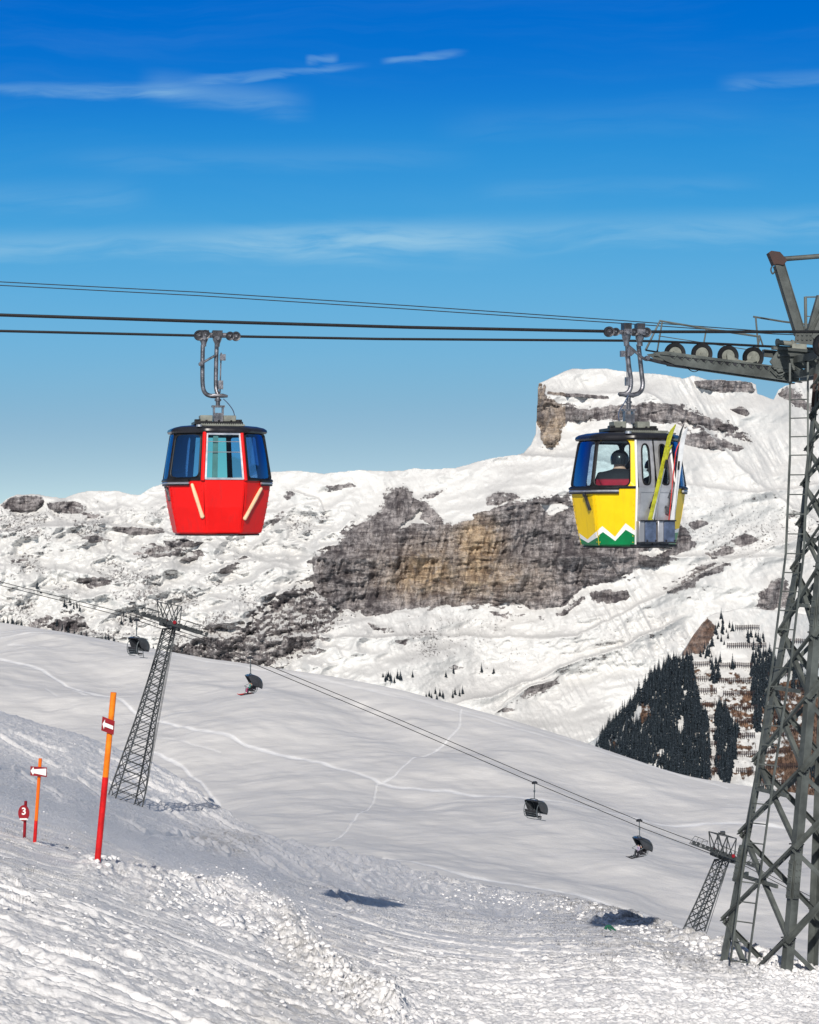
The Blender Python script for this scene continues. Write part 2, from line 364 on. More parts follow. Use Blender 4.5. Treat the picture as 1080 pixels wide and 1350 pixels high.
# over the brow
exD, exZ = [], []
for k in range(1, 9):
    exD.append(D2[-1] + 6 * k ** 1.6); exZ.append(Z2[-1] * exD[-1] / D2[-1] - 0.9 * k ** 1.9)
lo = [D2[0] - 12 * k for k in (3, 1.5)]; loZ = [Z2[0] - 6 * k for k in (3, 1.5)]
D2 = np.vstack([lo, D2, exD]); Z2 = np.vstack([loZ, Z2, exZ]); PX2 = np.broadcast_to(pxm, D2.shape)
trk = np.vstack([np.zeros((2, len(pxm))), trk, np.zeros((8, len(pxm)))])
mid_slope = grid_mesh('open_slope', (PX2 - 540) / F * D2, D2, Z2, M_SNOW_MID, {'track': np.clip(trk, 0, 1)})
tag(mid_slope, kind='structure')

# ------------------------------------------------------------------ far mountains
def solve_depth(x0, x1, y0, y1, st, slope_fn, D0, dDdx_fn=None):
    """depth field of a mountainside from its local steepness (least squares over the whole face)"""
    xs = np.arange(x0, x1 + 1, st, float); ys = np.arange(y0, y1 + 1, st, float)
    A, B = np.meshgrid(xs, ys)
    tan = slope_fn(A, B)
    gy = -(D0 / F) / (tan + (B - 675) / F) * st
    gx = (dDdx_fn(A, B) if dDdx_fn else np.zeros(A.shape)) * st
    def blur(q):
        for _ in range(2):
            q[1:-1] = (q[:-2] + 2 * q[1:-1] + q[2:]) / 4; q[:, 1:-1] = (q[:, :-2] + 2 * q[:, 1:-1] + q[:, 2:]) / 4
        return q
    gy = blur(gy)
    H, Wd = A.shape
    div = np.zeros((H, Wd))
    div[:-1] += gy[:-1]; div[1:] -= gy[:-1]
    div[:, :-1] += gx[:, :-1]; div[:, 1:] -= gx[:, :-1]
    ev = np.block([[div, div[:, ::-1]], [div[::-1], div[::-1, ::-1]]])
    Fk = np.fft.fft2(ev)
    ky = 2 * np.cos(2 * np.pi * np.arange(2 * H) / (2 * H)) - 2; kx = 2 * np.cos(2 * np.pi * np.arange(2 * Wd) / (2 * Wd)) - 2
    den = ky[:, None] * 1.0 + kx[None, :] * KX
    den[0, 0] = 1; Fk[0, 0] = 0
    sol = np.real(np.fft.ifft2(Fk / den))[:H, :Wd]
    sol = sol - sol[-1].mean() + D0
    def samp(px, py):
        fx = np.clip((px - x0) / st, 0, Wd - 1.001); fy = np.clip((py - y0) / st, 0, H - 1.001)
        ix = fx.astype(int); iy = fy.astype(int); fx = fx - ix; fy = fy - iy
        return (sol[iy, ix] * (1 - fx) + sol[iy, ix + 1] * fx) * (1 - fy) + (sol[iy + 1, ix] * (1 - fx) + sol[iy + 1, ix + 1] * fx) * fy
    return samp
KX = 1.0
CLIFF = [(411, 737), (430, 722), (453, 711), (456, 696), (480, 688), (504, 673), (508, 652), (518, 642), (530, 639), (545, 646), (551, 658), (572, 664), (582, 676), (583, 692), (604, 686), (629, 678), (650, 668), (686, 659), (700, 664), (717, 655), (735, 662), (753, 657), (790, 664), (840, 676), (890, 690), (911, 708), (907, 722), (878, 735), (836, 752), (800, 765), (774, 772), (755, 782), (738, 800), (715, 800), (701, 803), (681, 793), (660, 797), (640, 795), (598, 798), (560, 803), (520, 808), (484, 812), (462, 806), (432, 797), (415, 782)]
LOWROCK = [(300, 842), (315, 825), (330, 812), (352, 795), (370, 781), (385, 770), (408, 768), (430, 790), (452, 800), (470, 812), (440, 826), (424, 838), (418, 858), (392, 868), (372, 880), (330, 885), (262, 878), (232, 862), (236, 850), (262, 842), (270, 822), (298, 822)]
MESA = [(708, 508), (716, 506), (722, 532), (740, 536), (791, 538), (830, 536), (872, 532), (890, 533), (910, 541), (925, 545), (939, 551), (955, 558), (969, 567), (985, 575), (1000, 584), (985, 583), (961, 569), (939, 563), (915, 556), (902, 552), (887, 553), (843, 553), (791, 552), (745, 553), (736, 560), (739, 582), (726, 587), (714, 572), (709, 545)]
ROCKS = [(CLIFF, 1.0), (LOWROCK, .62), (MESA, 1.45),
         ([(722, 516), (760, 519), (802, 523), (803, 526), (760, 523), (722, 520)], 1.5), ([(917, 501), (950, 500), (991, 504), (998, 517), (975, 516), (947, 517), (921, 509)], .95),
         ([(1024, 516), (1036, 508), (1060, 520), (1080, 545), (1050, 535), (1030, 526)], .8),
         ([(890, 553), (900, 556), (924, 576), (920, 577), (905, 566), (888, 557)], .7), ([(880, 572), (930, 570), (985, 588), (975, 596), (930, 592), (890, 585)], .72), ([(960, 540), (978, 535), (992, 545), (985, 549), (972, 545)], .8),
         ([(774, 779), (800, 776), (826, 779), (828, 790), (806, 796), (780, 792)], .76), ([(738, 805), (770, 780), (774, 786), (745, 812), (715, 812)], .76), ([(867, 773), (885, 770), (905, 757), (940, 742), (962, 738), (958, 745), (925, 760), (895, 778), (870, 782)], .76),
         ([(656, 940), (680, 925), (715, 900), (744, 889), (735, 900), (700, 918), (672, 938)], .74), ([(545, 662), (575, 655), (600, 640), (560, 650)], .7), ([(640, 655), (655, 645), (680, 648), (690, 656), (660, 665), (638, 668)], .72),
         ([(0, 664), (20, 653), (50, 652), (60, 660), (45, 676), (20, 676), (0, 668)], .8), ([(60, 662), (85, 658), (115, 664), (118, 674), (95, 680), (65, 672)], .72), ([(120, 655), (135, 662), (120, 667)], .5), ([(90, 700), (112, 703), (150, 712), (120, 715)], .55),
         ([(148, 694), (215, 695), (222, 703), (180, 705), (150, 700)], .75), ([(215, 712), (280, 714), (250, 722), (220, 722)], .66), ([(355, 690), (372, 670), (375, 678), (360, 694)], .6), ([(285, 755), (325, 728), (330, 735), (300, 757)], .5),
         ([(34, 832), (48, 812), (70, 808), (66, 820), (52, 832)], .62), ([(63, 843), (66, 818), (82, 811), (105, 808), (118, 822), (126, 846)], .72), ([(482, 818), (500, 825), (503, 832), (490, 830)], .62), ([(520, 845), (538, 842), (534, 851)], .6),
         ([(1002, 803), (1003, 780), (1012, 763), (1037, 763), (1045, 780), (1030, 806)], .8), ([(425, 760), (440, 772), (430, 788), (414, 782)], .6), ([(590, 880), (600, 875), (612, 880), (605, 884)], .4),
         ([(165, 728), (200, 715), (245, 722), (235, 732), (190, 738)], .62), ([(235, 735), (262, 724), (270, 732), (250, 742)], .7), ([(100, 765), (135, 758), (150, 768), (120, 778)], .6), ([(10, 735), (36, 728), (40, 738), (16, 746)], .62), ([(95, 672), (130, 676), (150, 686), (120, 684)], .62),
         ([(372, 655), (385, 640), (392, 646), (380, 660)], .55), ([(430, 640), (462, 636), (470, 642), (440, 646)], .55), ([(905, 690), (925, 684), (935, 690), (915, 698)], .6), ([(960, 712), (985, 705), (1005, 712), (975, 722)], .62), ([(925, 728), (955, 720), (975, 726), (940, 738)], .66),
         ([(500, 828), (516, 826), (522, 834), (508, 836)], .6), ([(830, 668), (870, 655), (900, 662), (860, 675)], .6), ([(640, 806), (690, 806), (730, 815), (680, 822)], .42), ([(915, 745), (960, 735), (958, 742), (920, 755)], .68)]
SNOWS = [[(524, 697), (530, 690), (545, 682), (552, 670), (558, 674), (553, 684), (566, 692), (545, 690), (530, 697)], [(712, 665), (730, 664), (757, 668), (745, 675), (725, 680)], [(840, 730), (860, 720), (885, 722), (860, 733)], [(575, 675), (582, 662), (588, 685)]]
def rock_field(A, B):
    wx = 22 * fbm(A / 24, B / 24, 5, 301, .65); wy = 16 * fbm(A / 24, B / 18, 5, 331, .65)
    r = np.zeros(A.shape)
    offs = [(0, 0), (5, 1), (-5, -1), (1.5, 5), (-1.5, -5), (9, -4), (-9, 4), (3, 9), (-3, -9)] 
    for p, k in ROCKS:
        xs_ = [q[0] for q in p]; ys_ = [q[1] for q in p]
        os_ = float(np.clip(min(max(ys_) - min(ys_), max(xs_) - min(xs_)) / 60 - .04, .08, 1)); kk = 1 if os_ > .5 else .45
        s = (A > min(xs_) - 10) & (A < max(xs_) + 10) & (B > min(ys_) - 10) & (B < max(ys_) + 10)
        if s.any():
            sub = sum(in_poly(A[s] + wx[s] * .8 * kk + ox * os_, B[s] + wy[s] * .8 * kk * (1 if kk == 1 else .6) + oy * os_, p) for ox, oy in offs) / len(offs) * k
            r[s] = np.maximum(r[s], sub)
    for p in SNOWS:
        r[in_poly(A + wx * .4, B + wy * .4, p)] *= 0.15
    return r
def mt_slope(A, B):
    r = rock_field(A, B)
    s = 0.66 + 0.25 * fbm(A / 70, B / 40, 3, 401)
    s = s - 0.28 * sst(B, 860, 960) * sst(A, 500, 700)
    s = s - 0.30 * np.exp(-((A - 350) / 90) ** 2 - ((B - 745) / 22) ** 2)
    s = s - 0.25 * np.exp(-((A - 800) / 180) ** 2 - ((B - 610) / 30) ** 2)
    return np.maximum(s, .25) + 2.4 * sst(r, .45, 1.0)
def mt_gx(A, B):
    g = 1.6 * fbm(A / 120, B / 90, 3, 431)
    g += -2.2 * np.exp(-((A - 712) / 8) ** 2) * sst(B, 500, 515) * (1 - sst(B, 575, 600))     # western edge of the table mountain
    g += 1.2 * np.exp(-((A - 430) / 30) ** 2 - ((B - 750) / 40) ** 2) * -1
    g += 0.9 * sst(A, 760, 900) * (1 - sst(B, 700, 860))
    return g
samp = solve_depth(-1002, 2100, 470, 1100, 3, mt_slope, 1650, mt_gx)
SK = tab([-200, 0, 10, 20, 50, 85, 100, 120, 155, 185, 200, 215, 300, 360, 380, 430, 465, 500, 540, 570, 600, 630, 660, 690, 700, 706, 708, 709, 710, 720, 733, 745, 754, 800, 828, 865, 880, 900, 915, 935, 950, 990, 997, 999, 1020, 1026, 1036, 1046, 1080, 1300],
         [670, 664, 657, 652, 652, 656, 651, 646, 648, 652, 643, 638, 630, 622, 620, 624, 619, 621, 619, 618, 617, 608, 603, 597, 586, 572, 540, 512, 505, 501, 495, 489, 486, 486, 490, 492, 494, 499, 495, 501, 500, 503, 506, 518, 525, 514, 508, 505, 498, 480])
pxk = cols(-60, 1140, 1.15, -1000, 2100, 6.0); tk = np.linspace(0, 1, 520)
skyl = SK(pxk) + 4.5 * fbm(pxk / 22, pxk * 0, 5, 501, .68) * (0.3 + 0.7 * sst(np.abs(pxk - 735), 32, 80))
PX, T = np.meshgrid(pxk, tk)
rowsK = 478 + (1085 - 478) * tk ** 1.04
RAW = np.broadcast_to(rowsK[:, None], PX.shape)
PY = np.maximum(RAW, skyl[None, :])
above = np.maximum(skyl[None, :] - RAW, 0)
Dk = samp(PX, PY)
rk = rock_field(PX, PY)
left = (1 - sst(PX, 420, 520)) * sst(PY, 650, 690)
rug = 0.16 + 1.0 * left * (1 - sst(PX, 300, 420) * sst(PY, 700, 740)) + 0.5 * sst(PX, 480, 700) * np.exp(-((PY - 850) / 45) ** 2)
q = PY + PX * 0.12
scale = 0.66          # metres per survey unit out there
disp = -46 * fbm((PX + PY) / 110, PY / 55, 3, 511, .5) - (10 + 24 * left) * fbm((PX + 1.1 * PY) / 46, (PY - .2 * PX) / 30, 3, 516, .5, True)
disp += -(3.5 + 12 * rug) * fbm(PX / 30, q / 17, 5, 521, .58, True)
disp += -(1.0 + 5 * rug) * fbm((PX + .8 * PY) / 9, PY / 6, 4, 541, .62)
gul = fbm((PX - 0.55 * PY) / 11, (PX * .4 + PY) / 75, 3, 561, .6, True)
disp += -3.6 * gul * (0.4 + sst(PX, 650, 800)) * (0.4 + 1.2 * sst(fbm(PX / 60, PY / 50, 2, 567), -.1, .2))
# rock faces: buttresses, gullies, beds
cl_ = sst(rk, .4, .95)
st_ = PY + 0.14 * PX + 5 * fbm(PX / 60, PY / 40, 3, 571)
disp += cl_ * (-30 * fbm((PX + .25 * PY) / 30, PY / 90, 3, 581, .6, True) - 8 * fbm((PX + .2 * PY) / 8, PY / 34, 3, 586, .6, True) - 7 * fbm(PX / 70, st_ / 7, 3, 591, .65, True) - 6 * fbm(PX / 7, PY / 7, 3, 597, .65))
for ln_, am_, wd_ in (([(590, 932), (660, 915), (700, 896), (760, 873), (830, 851), (880, 826), (910, 810)], 26, 16), ([(640, 952), (700, 902), (745, 889)], 16, 10), ([(250, 770), (300, 745), (340, 738), (400, 745)], 18, 14), ([(0, 700), (120, 690), (215, 700), (330, 735)], 14, 16),
                      ([(360, 640), (420, 660), (440, 700)], 16, 14), ([(715, 600), (800, 610), (900, 640), (1000, 650), (1080, 640)], 18, 20), ([(860, 520), (930, 570), (1000, 640), (1080, 690)], 14, 18), ([(760, 840), (860, 790), (960, 740), (1080, 700)], 14, 16)):
    yl = np.interp(PX + 16 * fbm(PX / 30, PY / 30, 3, 577), [q[0] for q in ln_], [q[1] for q in ln_]) + 8 * fbm(PX / 22, PX * 0, 4, 578)
    dlt = PY - yl; ew = sst(PX, ln_[0][0], ln_[0][0] + 40) * (1 - sst(PX, ln_[-1][0] - 30, ln_[-1][0])) if ln_[0][0] > 0 and ln_[-1][0] < 1080 else 1.0
    disp += -am_ * ew * np.where(dlt > 0, np.exp(-dlt / wd_), np.exp(dlt / 2.0))
lr = in_poly(PX, PY, LOWROCK) * 1.0
disp += lr * (-14 * fbm(PX / 8, PY / 8, 4, 611, .65, True))
Dk = Dk + disp
warm = 1.0 * np.exp(-((PX - 632) / 30) ** 2 - ((PY - 712) / 26) ** 2) + .8 * np.exp(-((PX - 560) / 60) ** 2 - ((PY - 752) / 30) ** 2) + .55 * np.exp(-((PX - 650) / 60) ** 2 - ((PY - 765) / 26) ** 2) + .5 * (PY < 600) * (PX < 745)
warm = np.clip(warm * 1.5 * (0.75 + 1.3 * fbm(PX / 24, PY / 30, 4, 651)), 0, 1)
spk = rug * 0.30 * sst(fbm(PX / 40, PY / 24, 3, 661), -0.15, .2)
spk += 0.24 * np.exp(-((PX - 590) / 110) ** 2 - ((PY - 845) / 40) ** 2) + .22 * sst(PX, 820, 900) * np.exp(-((PY - 700) / 60) ** 2)
spk *= 1 - np.exp(-((PX - 380) / 60) ** 2 - ((PY - 745) / 28) ** 2)
spk *= 1 - .75 * sst(PX, 640, 760) * sst(PY, 840, 890)
Xk = (PX - 540) / F * Dk; Zk = (675 - PY) / F * Dk
backd = 2.5 * above; Xk = Xk + (PX - 540) / F * backd; Zk = Zk - .25 * backd * (above > 0); Dk0 = Dk.copy(); Dk = Dk + backd
z4 = np.zeros((0, len(pxk))); Xb_ = Db_ = Zb_ = z4

def mountain_mat():
    m, t, b = mat_base('alpine_rock_and_snow')
    g = t.add('ShaderNodeNewGeometry').outputs['Position']
    def at(n): return t.add('ShaderNodeAttribute', attribute_name=n).outputs['Fac']
    sc = t.mapping(g, scale=(1, .35, 1))
    nA = t.noise(sc, 0.16, 6, 0.72); nB = t.noise(sc, 0.42, 5, 0.7)
    nn = t.math('ADD', t.math('MULTIPLY', nA, .55), t.math('MULTIPLY', nB, .45))
    tilt = t.mapping(g, rot=(0, R(9), 0), scale=(.030, .012, .16))
    str_ = t.noise(tilt, 1.0, 8, 0.72, 1.3)
    vert = t.noise(t.mapping(g, rot=(0, R(-14), 0), scale=(.12, .02, .018)), 1.0, 7, 0.7, 1.0)
    str_ = t.math('ADD', t.math('MULTIPLY', str_, .55), t.math('MULTIPLY', vert, .45))
    s0 = t.math('ADD', t.math('MULTIPLY', nn, .6), t.math('MULTIPLY', str_, .4))
    v = t.math('ADD', at('rock'), t.math('MULTIPLY', t.math('SUBTRACT', 0.52, s0), t.math('MULTIPLY_ADD', at('rock'), -1.0, 2.5)))
    nz = t.add('ShaderNodeSeparateXYZ'); t.l.new(t.add('ShaderNodeNewGeometry').outputs['Normal'], nz.inputs[0])
    steep = t.math('SUBTRACT', 0.50, nz.outputs[2])
    v = t.math('ADD', v, t.math('MULTIPLY', steep, t.math('MULTIPLY_ADD', at('rock'), 0.45, 0.28)))
    f = t.smooth(v, 0.44, 0.54)
    speck = t.smooth(t.math('ADD', at('speck'), t.math('MULTIPLY', t.math('SUBTRACT', nB, 0.5), 1.5)), 0.36, 0.46)
    f = t.math('MAXIMUM', f, speck)
    dark = t.mix(t.smooth(str_, 0.40, 0.60), (0.105, 0.094, 0.100, 1), (0.50, 0.465, 0.46, 1))
    dark = t.mix(t.math('MULTIPLY', t.smooth(nA, .46, .6), .5), dark, (0.07, 0.06, 0.066, 1))
    wrm = t.mix(t.smooth(str_, 0.42, 0.58), (0.24, 0.17, 0.115, 1), (0.62, 0.48, 0.33, 1))
    rockc = t.mix(t.math('MULTIPLY', at('warm'), t.smooth(nA, .25, .5)), dark, wrm)
    ck = t.noise(t.mapping(g, rot=(0, R(12), 0), scale=(.035, .03, .11)), 1.0, 6, .62, .8)
    ck2 = t.noise(t.mapping(g, rot=(0, R(-8), 0), scale=(.11, .03, .03)), 1.0, 5, .6, .8)
    for c_ in (ck, ck2):
        ln = t.math('SUBTRACT', 1.0, t.smooth(t.math('ABSOLUTE', t.math('SUBTRACT', c_, .5)), .004, .020)); rockc = t.mix(t.math("MULTIPLY", ln, .45), rockc, (.035, .03, .035, 1))
    rockc = t.mix(at('earth'), rockc, t.mix(t.smooth(nB, .35, .65), (0.06, 0.035, 0.026, 1), (0.30, 0.18, 0.12, 1)))
    snow = t.mix(t.smooth(t.noise(sc, .02, 3), .35, .65), (0.62, 0.615, 0.605, 1), (0.69, 0.685, 0.67, 1))
    t.put(b, 'Base Color', t.mix(f, snow, rockc))
    b.inputs['Roughness'].default_value = 0.85; b.inputs['Specular IOR Level'].default_value = 0.15
    hgt = t.math('ADD', t.math('MULTIPLY', nn, 1.0), t.math('MULTIPLY', t.math('MULTIPLY', str_, f), 2.2))
    bp = t.add('ShaderNodeBump'); t.put(bp, 'Strength', 0.6); t.put(bp, 'Distance', t.math('MULTIPLY_ADD', f, 4.5, 2.2)); t.put(bp, 'Height', hgt)
    t.l.new(bp.outputs[0], b.inputs['Normal'])
    return m
M_MOUNT = mountain_mat()
mountain = grid_mesh('mountain', np.vstack([Xb_, Xk]), np.vstack([Db_, Dk]), np.vstack([Zb_, Zk]), M_MOUNT,
    {'rock': np.vstack([z4, rk * 1.0]), 'warm': np.vstack([z4, warm]), 'speck': np.vstack([z4, spk]), 'earth': np.vstack([z4, z4 if False else rk * 0])})
tag(mountain, kind='structure')

# ------------------------------------------------------------------ wooded hill on the right
HP = tab([700, 760, 784, 800, 820, 845, 867, 885, 899, 907, 915, 932, 945, 955, 975, 990, 1030, 1080, 1300], [1010, 990, 975, 960, 945, 912, 886, 872, 862, 850, 836, 814, 808, 806, 802, 801, 806, 812, 835])
KNROCK = [([(896, 864), (903, 848), (914, 832), (932, 813), (944, 826), (940, 845), (925, 862)], .95), ([(912, 880), (950, 880), (992, 885), (998, 1030), (920, 1030), (905, 950)], .54), ([(1005, 900), (1090, 890), (1090, 1050), (1005, 1050)], .56),
          ([(845, 925), (862, 930), (858, 945), (842, 960)], .55), ([(865, 990), (880, 1000), (870, 1010)], .5), ([(805, 975), (818, 982), (812, 995)], .5), ([(820, 840), (830, 835), (830, 850)], .3)]
def kn_slope(A, B):
    s = 0.85 + .2 * fbm(A / 50, B / 30, 3, 701)
    s = s - 0.35 * np.exp(-((A - 960) / 60) ** 2 - ((B - 840) / 16) ** 2)
    return s + 1.2 * in_poly(A, B, KNROCK[0][0])
samp2 = solve_depth(680, 1901, 780, 1110, 3, kn_slope, 1240, lambda A, B: 0.9 * sst(A, 930, 1100) + .8 * fbm(A / 60, B / 60, 2, 703) - 1.0 * (1 - sst(A, 800, 900)))
pxh = cols(690, 1150, 1.3, 690, 1900, 6.0); th = np.linspace(0, 1, 190)
hl = HP(pxh) + 2.5 * fbm(pxh / 18, pxh * 0, 3, 711)
PX, T = np.meshgrid(pxh, th); PY = hl[None, :] + (1105 - hl[None, :]) * T
def hill_disp(A, B):
    return -9 * fbm(A / 40, B / 30, 3, 721) - 2.5 * fbm(A / 9, B / 7, 4, 731, .6, True)
Dh = samp2(PX, PY) + hill_disp(PX, PY)
rk2 = np.zeros(PX.shape); er2 = np.zeros(PX.shape)
wx = 8 * fbm(PX / 16, PY / 16, 3, 741)
for i_, (p, k) in enumerate(KNROCK):
    ins = in_poly(PX + wx, PY + wx, p); rk2 = np.maximum(rk2, ins * k)
    er2 = np.maximum(er2, ins * (.6 if i_ == 0 else 1.0))
Dh = Dh - 6 * sst(rk2, .6, .9) * fbm(PX / 7, PY / 10, 3, 745, .6, True)
Xh = (PX - 540) / F * Dh; Zh = (675 - PY) / F * Dh
z4 = np.zeros((4, len(pxh)))
hill = grid_mesh('hill', np.vstack([[Xh[0]] * 4, Xh]), np.vstack([[Dh[0] + 14 * k ** 2 for k in (4, 3, 2, 1)], Dh]), np.vstack([[Zh[0] - 4 * k ** 2 for k in (4, 3, 2, 1)], Zh]), M_MOUNT,
    {'rock': np.vstack([z4, rk2]), 'warm': np.vstack([z4, er2 * 0]), 'speck': np.vstack([z4, rk2 * 0 + .08]), 'earth': np.vstack([z4, er2])})
tag(hill, kind='structure')
def hill_pt(px, py):
    a = np.array([float(px)]); b = np.array([float(py)])
    return P(px, py, float(samp2(a, b)[0] + hill_disp(a, b)[0]))
def mount_pt(px, py):
    i = int(np.argmin(np.abs(pxk - px)))
    return P(px, py, float(np.interp(py, rowsK, Dk0[:, i])))
# ------------------------------------------------------------------ mesh kit
class MB:
    def __init__(s): s.v = []; s.f = []; s.m = []
    def add(s, vs_, fs, mi=0):
        o = len(s.v); s.v += [tuple(v) for v in vs_]
        for f in fs: s.f.append(tuple(o + i for i in f)); s.m.append(mi)
    def box(s, c, size, M=None, mi=0):
        c = Vector(c); hx_, hy_, hz_ = [q / 2 for q in size]; M = M or Matrix.Identity(3)
        P_ = [c + M @ Vector((x, y, z)) for x in (-hx_, hx_) for y in (-hy_, hy_) for z in (-hz_, hz_)]
        s.add(P_, [(0, 1, 3, 2), (4, 6, 7, 5), (0, 4, 5, 1), (2, 3, 7, 6), (0, 2, 6, 4), (1, 5, 7, 3)], mi)
    def bar(s, p, q, w, h, up=(0, 0, 1), mi=0):
        p, q = Vector(p), Vector(q); d = (q - p); L = d.length; d.normalize()
        a = d.cross(Vector(up));
        if a.length < 1e-4: a = d.cross(Vector((1, 0, 0)))
        a.normalize(); b = a.cross(d)
        M = Matrix((a, d, b)).transposed()
        s.box((p + q) / 2, (w, L, h), M, mi)
    def angle(s, p, q, w, t, d1, d2, mi=0):
        """L-section steel between p and q; flanges point along d1 and d2"""
        p, q = Vector(p), Vector(q); d = (q - p).normalized()
        a = Vector(d1); a = (a - d * a.dot(d)).normalized(); b = Vector(d2); b = b - d * b.dot(d); b = (b - a * b.dot(a)).normalized()
        sec = [(0, 0), (w, 0), (w, t), (t, t), (t, w), (0, w)]
        vs_ = [p + a * x + b * y for x, y in sec] + [q + a * x + b * y for x, y in sec]
        n = 6
        s.add(vs_, [(i, (i + 1) % n, n + (i + 1) % n, n + i) for i in range(n)] + [(3, 2, 1, 0), (5, 4, 3, 0), (n, n + 1, n + 2, n + 3), (n, n + 3, n + 4, n + 5)], mi)
    def tube(s, pts, r, seg=8, mi=0, closed=False, caps=True):
        pts = [Vector(p) for p in pts]; n = len(pts); rs = r if isinstance(r, (list, tuple)) else [r] * n
        ref = None; rings = []
        for i, p in enumerate(pts):
            if closed: d = pts[(i + 1) % n] - pts[i - 1]
            else: d = pts[min(i + 1, n - 1)] - pts[max(i - 1, 0)]
            d.normalize()
            if ref is None:
                ref = d.cross(Vector((0, 0, 1)))
                if ref.length < .05: ref = d.cross(Vector((0, 1, 0)))
            a = (ref - d * ref.dot(d)).normalized(); b = d.cross(a); ref = a
            rings.append([p + (a * math.cos(2 * math.pi * k / seg) + b * math.sin(2 * math.pi * k / seg)) * rs[i] for k in range(seg)])
        fs = []
        for i in range(n if closed else n - 1):
            j = (i + 1) % n
            for k in range(seg): fs.append((i * seg + k, i * seg + (k + 1) % seg, j * seg + (k + 1) % seg, j * seg + k))
        if caps and not closed:
            fs.append(tuple(range(seg))[::-1]); fs.append(tuple((n - 1) * seg + k for k in range(seg)))
        s.add([v for rg in rings for v in rg], fs, mi)
    def cyl(s, p, q, r, seg=12, mi=0): s.tube([p, q], r, seg, mi)
    def prism(s, pts, th, mi=0):
        pts = [Vector(p) for p in pts]; th = Vector(th); n = len(pts)
        s.add([p - th / 2 for p in pts] + [p + th / 2 for p in pts], [tuple(range(n))[::-1], tuple(range(n, 2 * n))] + [(i, (i + 1) % n, n + (i + 1) % n, n + i) for i in range(n)], mi)
    def wheel(s, c, ax, r, w, seg=20, mi=0, mh=None):
        """grooved sheave: tyre ring, dished web and hub"""
        c = Vector(c); ax = Vector(ax).normalized(); a = ax.cross(Vector((0, 0, 1)));
        if a.length < .1: a = ax.cross(Vector((1, 0, 0)))
        a.normalize(); b = ax.cross(a); mh = mi if mh is None else mh
        prof = [(.0, .9), (.18, .9), (.2, .35), (.62, .3), (.66, .8), (.97, 1.0), (1.0, .7), (.93, .25), (.93, -.25), (1.0, -.7), (.97, -1.0), (.66, -.8), (.62, -.3), (.2, -.35), (.18, -.9), (0, -.9)]
        vs_ = [c + (a * math.cos(t) + b * math.sin(t)) * (r * pr) + ax * (w / 2 * pw) for pr, pw in prof for t in [2 * math.pi * k / seg for k in range(seg)]]
        for i in range(len(prof) - 1):
            fs = [(i * seg + k, i * seg + (k + 1) % seg, (i + 1) * seg + (k + 1) % seg, (i + 1) * seg + k) for k in range(seg)]
            o = len(s.v)
            if i == 0: s.v += [tuple(v) for v in vs_]; base = o
            for f in fs: s.f.append(tuple(base + q for q in f)); s.m.append(mh if prof[i][0] < .6 and prof[i + 1][0] < .64 else mi)
    def build(s, name, mats, parent=None, smooth=40, bevel=0.0):
        me = bpy.data.meshes.new(name); me.from_pydata(s.v, [], s.f)
        for m in (mats if isinstance(mats, (list, tuple)) else [mats]): me.materials.append(m)
        me.polygons.foreach_set('material_index', s.m)
        if smooth:
            me.polygons.foreach_set('use_smooth', [True] * len(s.f)); me.update(); me.set_sharp_from_angle(angle=R(smooth))
        o = bpy.data.objects.new(name, me); COL.objects.link(o); o.parent = parent
        if bevel:
            b = o.modifiers.new('edge', 'BEVEL'); b.width = bevel; b.segments = 2; b.limit_method = 'ANGLE'; b.angle_limit = R(40)
        return o
def bez(pts, n=6):
    """rounded polyline through control points"""
    pts = [Vector(p) for p in pts]; out = []
    for i in range(len(pts) - 1):
        p0 = pts[max(i - 1, 0)]; p1 = pts[i]; p2 = pts[i + 1]; p3 = pts[min(i + 2, len(pts) - 1)]
        for k in range(n):
            t = k / n
            out.append(0.5 * ((2 * p1) + (p2 - p0) * t + (2 * p0 - 5 * p1 + 4 * p2 - p3) * t * t + (3 * p1 - p0 - 3 * p2 + p3) * t ** 3))
    out.append(pts[-1]); return out

M_RED = paint('red_enamel', (0.80, 0.004, 0.003), .5, var=.10, scale=2.2, coat=.3)
M_YEL = paint('yellow_enamel', (0.90, 0.60, 0.002), .5, var=.07, scale=2.2, coat=.3)
M_GRN = paint('green_enamel', (0.0, 0.20, 0.06), .36, var=.15, scale=3, coat=.4)
M_WHT = paint('white_enamel', (0.82, 0.82, 0.80), .4, var=.05)
M_BLK = paint('black_rubber', (0.012, 0.012, 0.014), .45, var=.4, scale=5, coat=.3)
M_ROOF = paint('black_fibreglass', (0.018, 0.018, 0.022), .3, var=.35, scale=3, coat=.6)
M_ALU = paint('brushed_aluminium', (0.56, 0.57, 0.60), .38, .85, var=.18, scale=4, bump=.05)
M_DOOR = paint('scuffed_aluminium_sheet', (0.50, 0.50, 0.53), .42, .55, var=.32, scale=2.4, bump=.1)
M_STEEL = paint('oily_steel', (0.20, 0.20, 0.22), .38, .75, var=.5, scale=9, bump=.2)
M_DKSTEEL = paint('dark_greased_steel', (0.045, 0.045, 0.052), .42, .5, var=.5, scale=9, bump=.2)
M_GREYBOX = paint('weathered_grey_casing', (0.22, 0.23, 0.20), .6, .1, var=.3, scale=8)
M_GALV = paint('galvanised_green_grey_steel', (0.098, 0.110, 0.104), .62, .12, var=.45, scale=2.6, bump=.15)
M_GALVD = paint('weathered_dark_steelwork', (0.050, 0.056, 0.060), .6, .2, var=.35, scale=.8)
M_CABLE = paint('stranded_black_cable', (0.010, 0.010, 0.012), .55, .3, var=.5, scale=30)
M_CREAM = paint('cream_plastic_strip', (0.80, 0.56, 0.34), .5, var=.12, scale=9)
